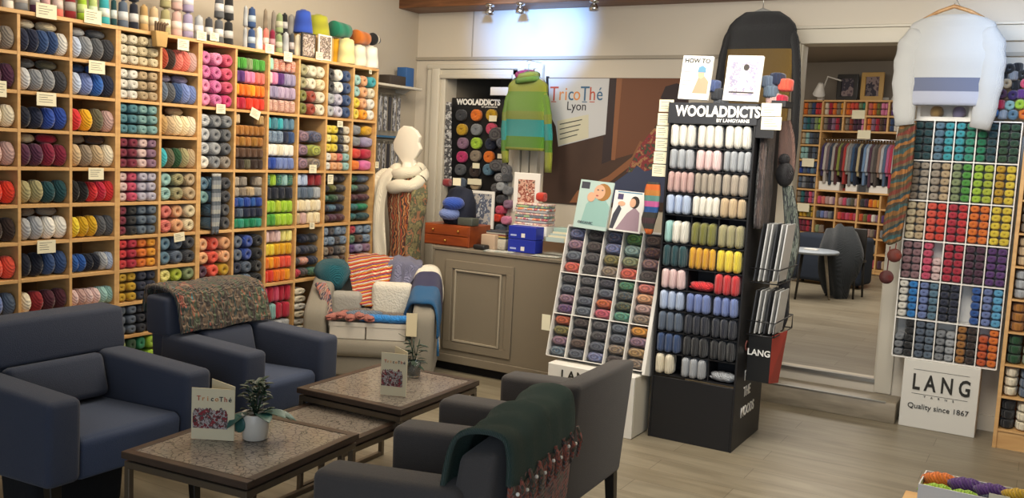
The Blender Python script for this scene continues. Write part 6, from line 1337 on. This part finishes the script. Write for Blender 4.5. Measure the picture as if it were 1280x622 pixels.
names = {'#3c2c60': 'violet', '#c8c0b8': 'pale grey', '#7c6a70': 'mauve grey', '#2c3a50': 'slate', '#b8b0a8': 'stone', '#5a3034': 'maroon', '#8c9440': 'olive', '#4c2c30': 'dark maroon', '#b83c38': 'red', '#a8a49c': 'ash', '#8c8c90': 'grey', '#3c5a7c': 'blue', '#1c2840': 'navy', '#c8b890': 'sand', '#1c1c2c': 'black', '#7898c0': 'light blue', '#b8c4d4': 'ice blue', '#5c3c50': 'plum', '#7c7470': 'taupe', '#58504c': 'brown', '#a88878': 'tan', '#c8c8cc': 'white', '#5c7494': 'denim', '#cc6c98': 'pink', '#c83c5c': 'raspberry', '#d0c8c8': 'chalk', '#7c2c38': 'wine', '#a8a0a0': 'silver', '#4c3438': 'chocolate'}
for i, c_ in enumerate(cols):
    x_ = xs[1]+.06+(xs[5]-xs[1]-.12)*i/(len(cols)-1); h_ = [.54, .64, .50, .66, .60, .65, .52][i % 7]
    far_garment(x_, c_, h_, 'hanging_garment', f"{names[c_]} knitted garment on the far room rail")
# white boxes and things on the ledge below
for i, (px, w_, h_, mt, l_) in enumerate([(1034, .30, .14, 'cover_white', 'white box with lettering on the far ledge'), (1049, .22, .06, 'bag_red', 'red box on the far ledge behind the white one'), (1062, .16, .12, 'cover_white', 'small white box in the middle of the far ledge'), (1078, .14, .13, 'mag_dark', 'dark box on the far ledge'), (1094, .30, .12, 'white_metal', 'long white basket at the end of the far ledge')]):
    x_ = fu(px, 238)[0]; o = solo('storage_box', MB().box(-w_/2, w_/2, -.09, .09, 0, h_), mt, l_, 'box', loc=FRM @ Vector((x_, .14 if i != 1 else .28, low_z+.013)), rotz=FA)
# price cards
for px, py in ((1073, 143), (1080, 168), (1010, 203), (1004, 259)):
    q = far(px, py, .01); solo('price_card', MB().box(-.09, .09, -.002, 0, -.06, .06), 'card', {1073: 'cream price card under the top row of the far shelving', 1080: 'cream price card above the far garment rail', 1010: 'cream price card high on the narrow end of the far shelving', 1004: 'cream price card low on the narrow end of the far shelving'}[px], 'price card', loc=q, rotz=FA)
# framed pictures on top, a clip lamp, letters on the wall
for (x0, x1, y0, y1, fr, l_, pr) in ((1041, 1067, 93, 125, '#1c1a1a', 'black framed picture on top of the far shelving', 'print_d'), (1071, 1099, 91, 125, '#b8924c', 'gold framed picture on top of the far shelving', 'print_e')):
    a, c = fu(x0, y1)[0], fu(x1, y1)[0]; h_ = z_(y0)-Ztop
    t = thing('framed_picture', l_, 'picture', FRM @ Vector(((a+c)/2, .12, Ztop+.014)), FA); w_ = c-a
    part('picture_frame', molding(-w_/2, w_/2, 0, h_, .06, .03, .02), plain('pf'+fr.strip('#'), fr, .4), t, .004, 1)
    part('picture_print', MB().box(-w_/2+.05, w_/2-.05, .012, .02, .05, h_-.05), vari(pr, ['#5c4c54', '#8c7c7c', '#3c3844', '#6c6468'], 6, bump=0), t)
t = thing('clip_lamp', 'white cone spotlight on the top of the far shelving', 'lamp', FRM @ Vector((fu(1021, 116)[0], .05, Ztop+.012)), FA)
part('lamp_shade', MB().lathe([(.09, .10), (.085, .10), (.04, .26), (.03, .28), (.0, .28)], 18), 'white_metal', t).rotation_euler = (.5, .35, 0)
part('lamp_arm', MB().tube([(.02, .06, 0), (.02, .06, .1), (.1, .06, .34), (.3, .06, .28)], .012, 8), 'white_metal', t)
part('lamp_clip', MB().box(-.02, .06, .03, .09, 0, .06), 'white_metal', t)
q = far(1119, 117, -.40); wl = thing('wall_letters', 'white capital letters on the far room wall', 'letters', q, FA)
o = link('lettering', text_mesh('LANG', .28, 'sign_white', depth=.01, bold=.005, spacing=1.3, align='LEFT'), wl); o.location = (-.22, -.005, 0); o.rotation_euler = (pi/2, 0, 0)
# round table with dark cloth and a coat-draped chair
q = at(1008, 372, Z=.21); t = thing('round_table', 'small table with pale top and wooden legs in the far room', 'table', (q.x, q.y, .21))
TH = at(1004, 311, Y=q.y).z-.21
part('tabletop', MB().lathe([(.0, TH-.03), (.30, TH-.03), (.31, TH-.015), (.30, TH), (0, TH)], 28), plain('table_pale', '#8c949c', .4), t)
for a_ in (.2, 2.3, 4.4): part('leg', MB().tube([(.16*cos(a_), .16*sin(a_), TH-.03), (.24*cos(a_), .24*sin(a_), 0)], [.018, .012], 8), 'dark_leg' if a_ > 1 else 'step_wood', t)
solo('pattern_leaflet', MB().box(-.07, .07, -.05, .05, 0, .015), 'cover_white', 'white leaflet lying on the far room table', 'leaflet', loc=(q.x+.02, q.y-.05, .211+TH))
q2 = at(1030, 358, Z=.21)
t = thing('bench', 'dark blue covered bench behind the far room table', 'bench', (q2.x+.05, q2.y+.3, .21), FA)
part('bench_cover', MB().box(-.5, .4, -.22, .22, .04, .62), plain('navy_cover', '#1f2836', .95, bump=.3, bscale=12), t, .05, 3)
for x_ in (-.4, .3): part('leg', MB().lathe([(.02, 0), (.02, .05)], 10, (x_, 0, 0)), 'dark_leg', t)
q3 = at(1050, 372, Z=.21); CY = q3.y
t = thing('chair', 'chair hidden under a dark coat in the far room', 'chair', (q3.x, CY+.1, .21), FA)
part('seat', MB().box(-.17, .17, -.1, .22, .40, .43), 'dark_leg', t, .01); part('backrest', MB().box(-.15, .15, .2, .23, .43, .78), 'dark_leg', t, .01)
for sx in (-.14, .14):
    for sy in (-.07, .19): part('leg', MB().tube([(sx, sy, .43), (sx*1.1, sy*1.1, 0)], [.016, .012], 8), 'dark_leg', t)
zt_ = at(1050, 285, Y=CY).z; P3 = lambda px, py, dy=0: pq(px, py, CY+dy)
knit('coat_dark', '#1b2024', 40, strength=.5)
solo('dark_coat', sheet([[P3(1038, 292, .34), P3(1052, 286, .36), P3(1066, 290, .34)], [P3(1032, 291, .2), P3(1051, 283, .2), P3(1072, 292, .2)], [P3(1024, 310, .05), P3(1048, 300, .0), P3(1080, 318, .05)], [P3(1023, 335, 0), P3(1046, 330, -.1), P3(1074, 340, .0)], [P3(1026, 356, 0), P3(1047, 362, -.12), P3(1062, 360, 0)], [P3(1030, 362, .02), P3(1047, 374, -.1), P3(1058, 372, .02)]], .04, 5, .02, 3), 'coat_dark', 'dark coat draped over a chair in the far room', 'coat')

# ------------------------------------------------------------------ settle every origin at the base of its thing
bpy.context.view_layer.update()
_users = {}
for o in bpy.data.objects:
    if o.type == 'MESH': _users[o.data] = _users.get(o.data, 0)+1
for o in list(bpy.data.objects):
    if o.parent or o.get('kind') == 'structure' or o.location.length > 1e-6 or o.rotation_euler[:] != (0, 0, 0): continue
    kids = [c for c in o.children]
    pts = []
    for c in ([o] if o.type == 'MESH' else [])+kids:
        if c.type == 'MESH': pts += [c.matrix_local @ v.co if c is not o else v.co.copy() for v in c.data.vertices]
    if not pts: continue
    x0, x1 = min(p.x for p in pts), max(p.x for p in pts); y0, y1 = min(p.y for p in pts), max(p.y for p in pts); z0 = min(p.z for p in pts)
    c0 = Vector(((x0+x1)/2, (y0+y1)/2, z0))
    if o.type == 'MESH' and _users[o.data] == 1: o.data.transform(Matrix.Translation(-c0))
    elif o.type == 'MESH': continue
    o.location = c0
    for c in kids: c.location = c.location-c0
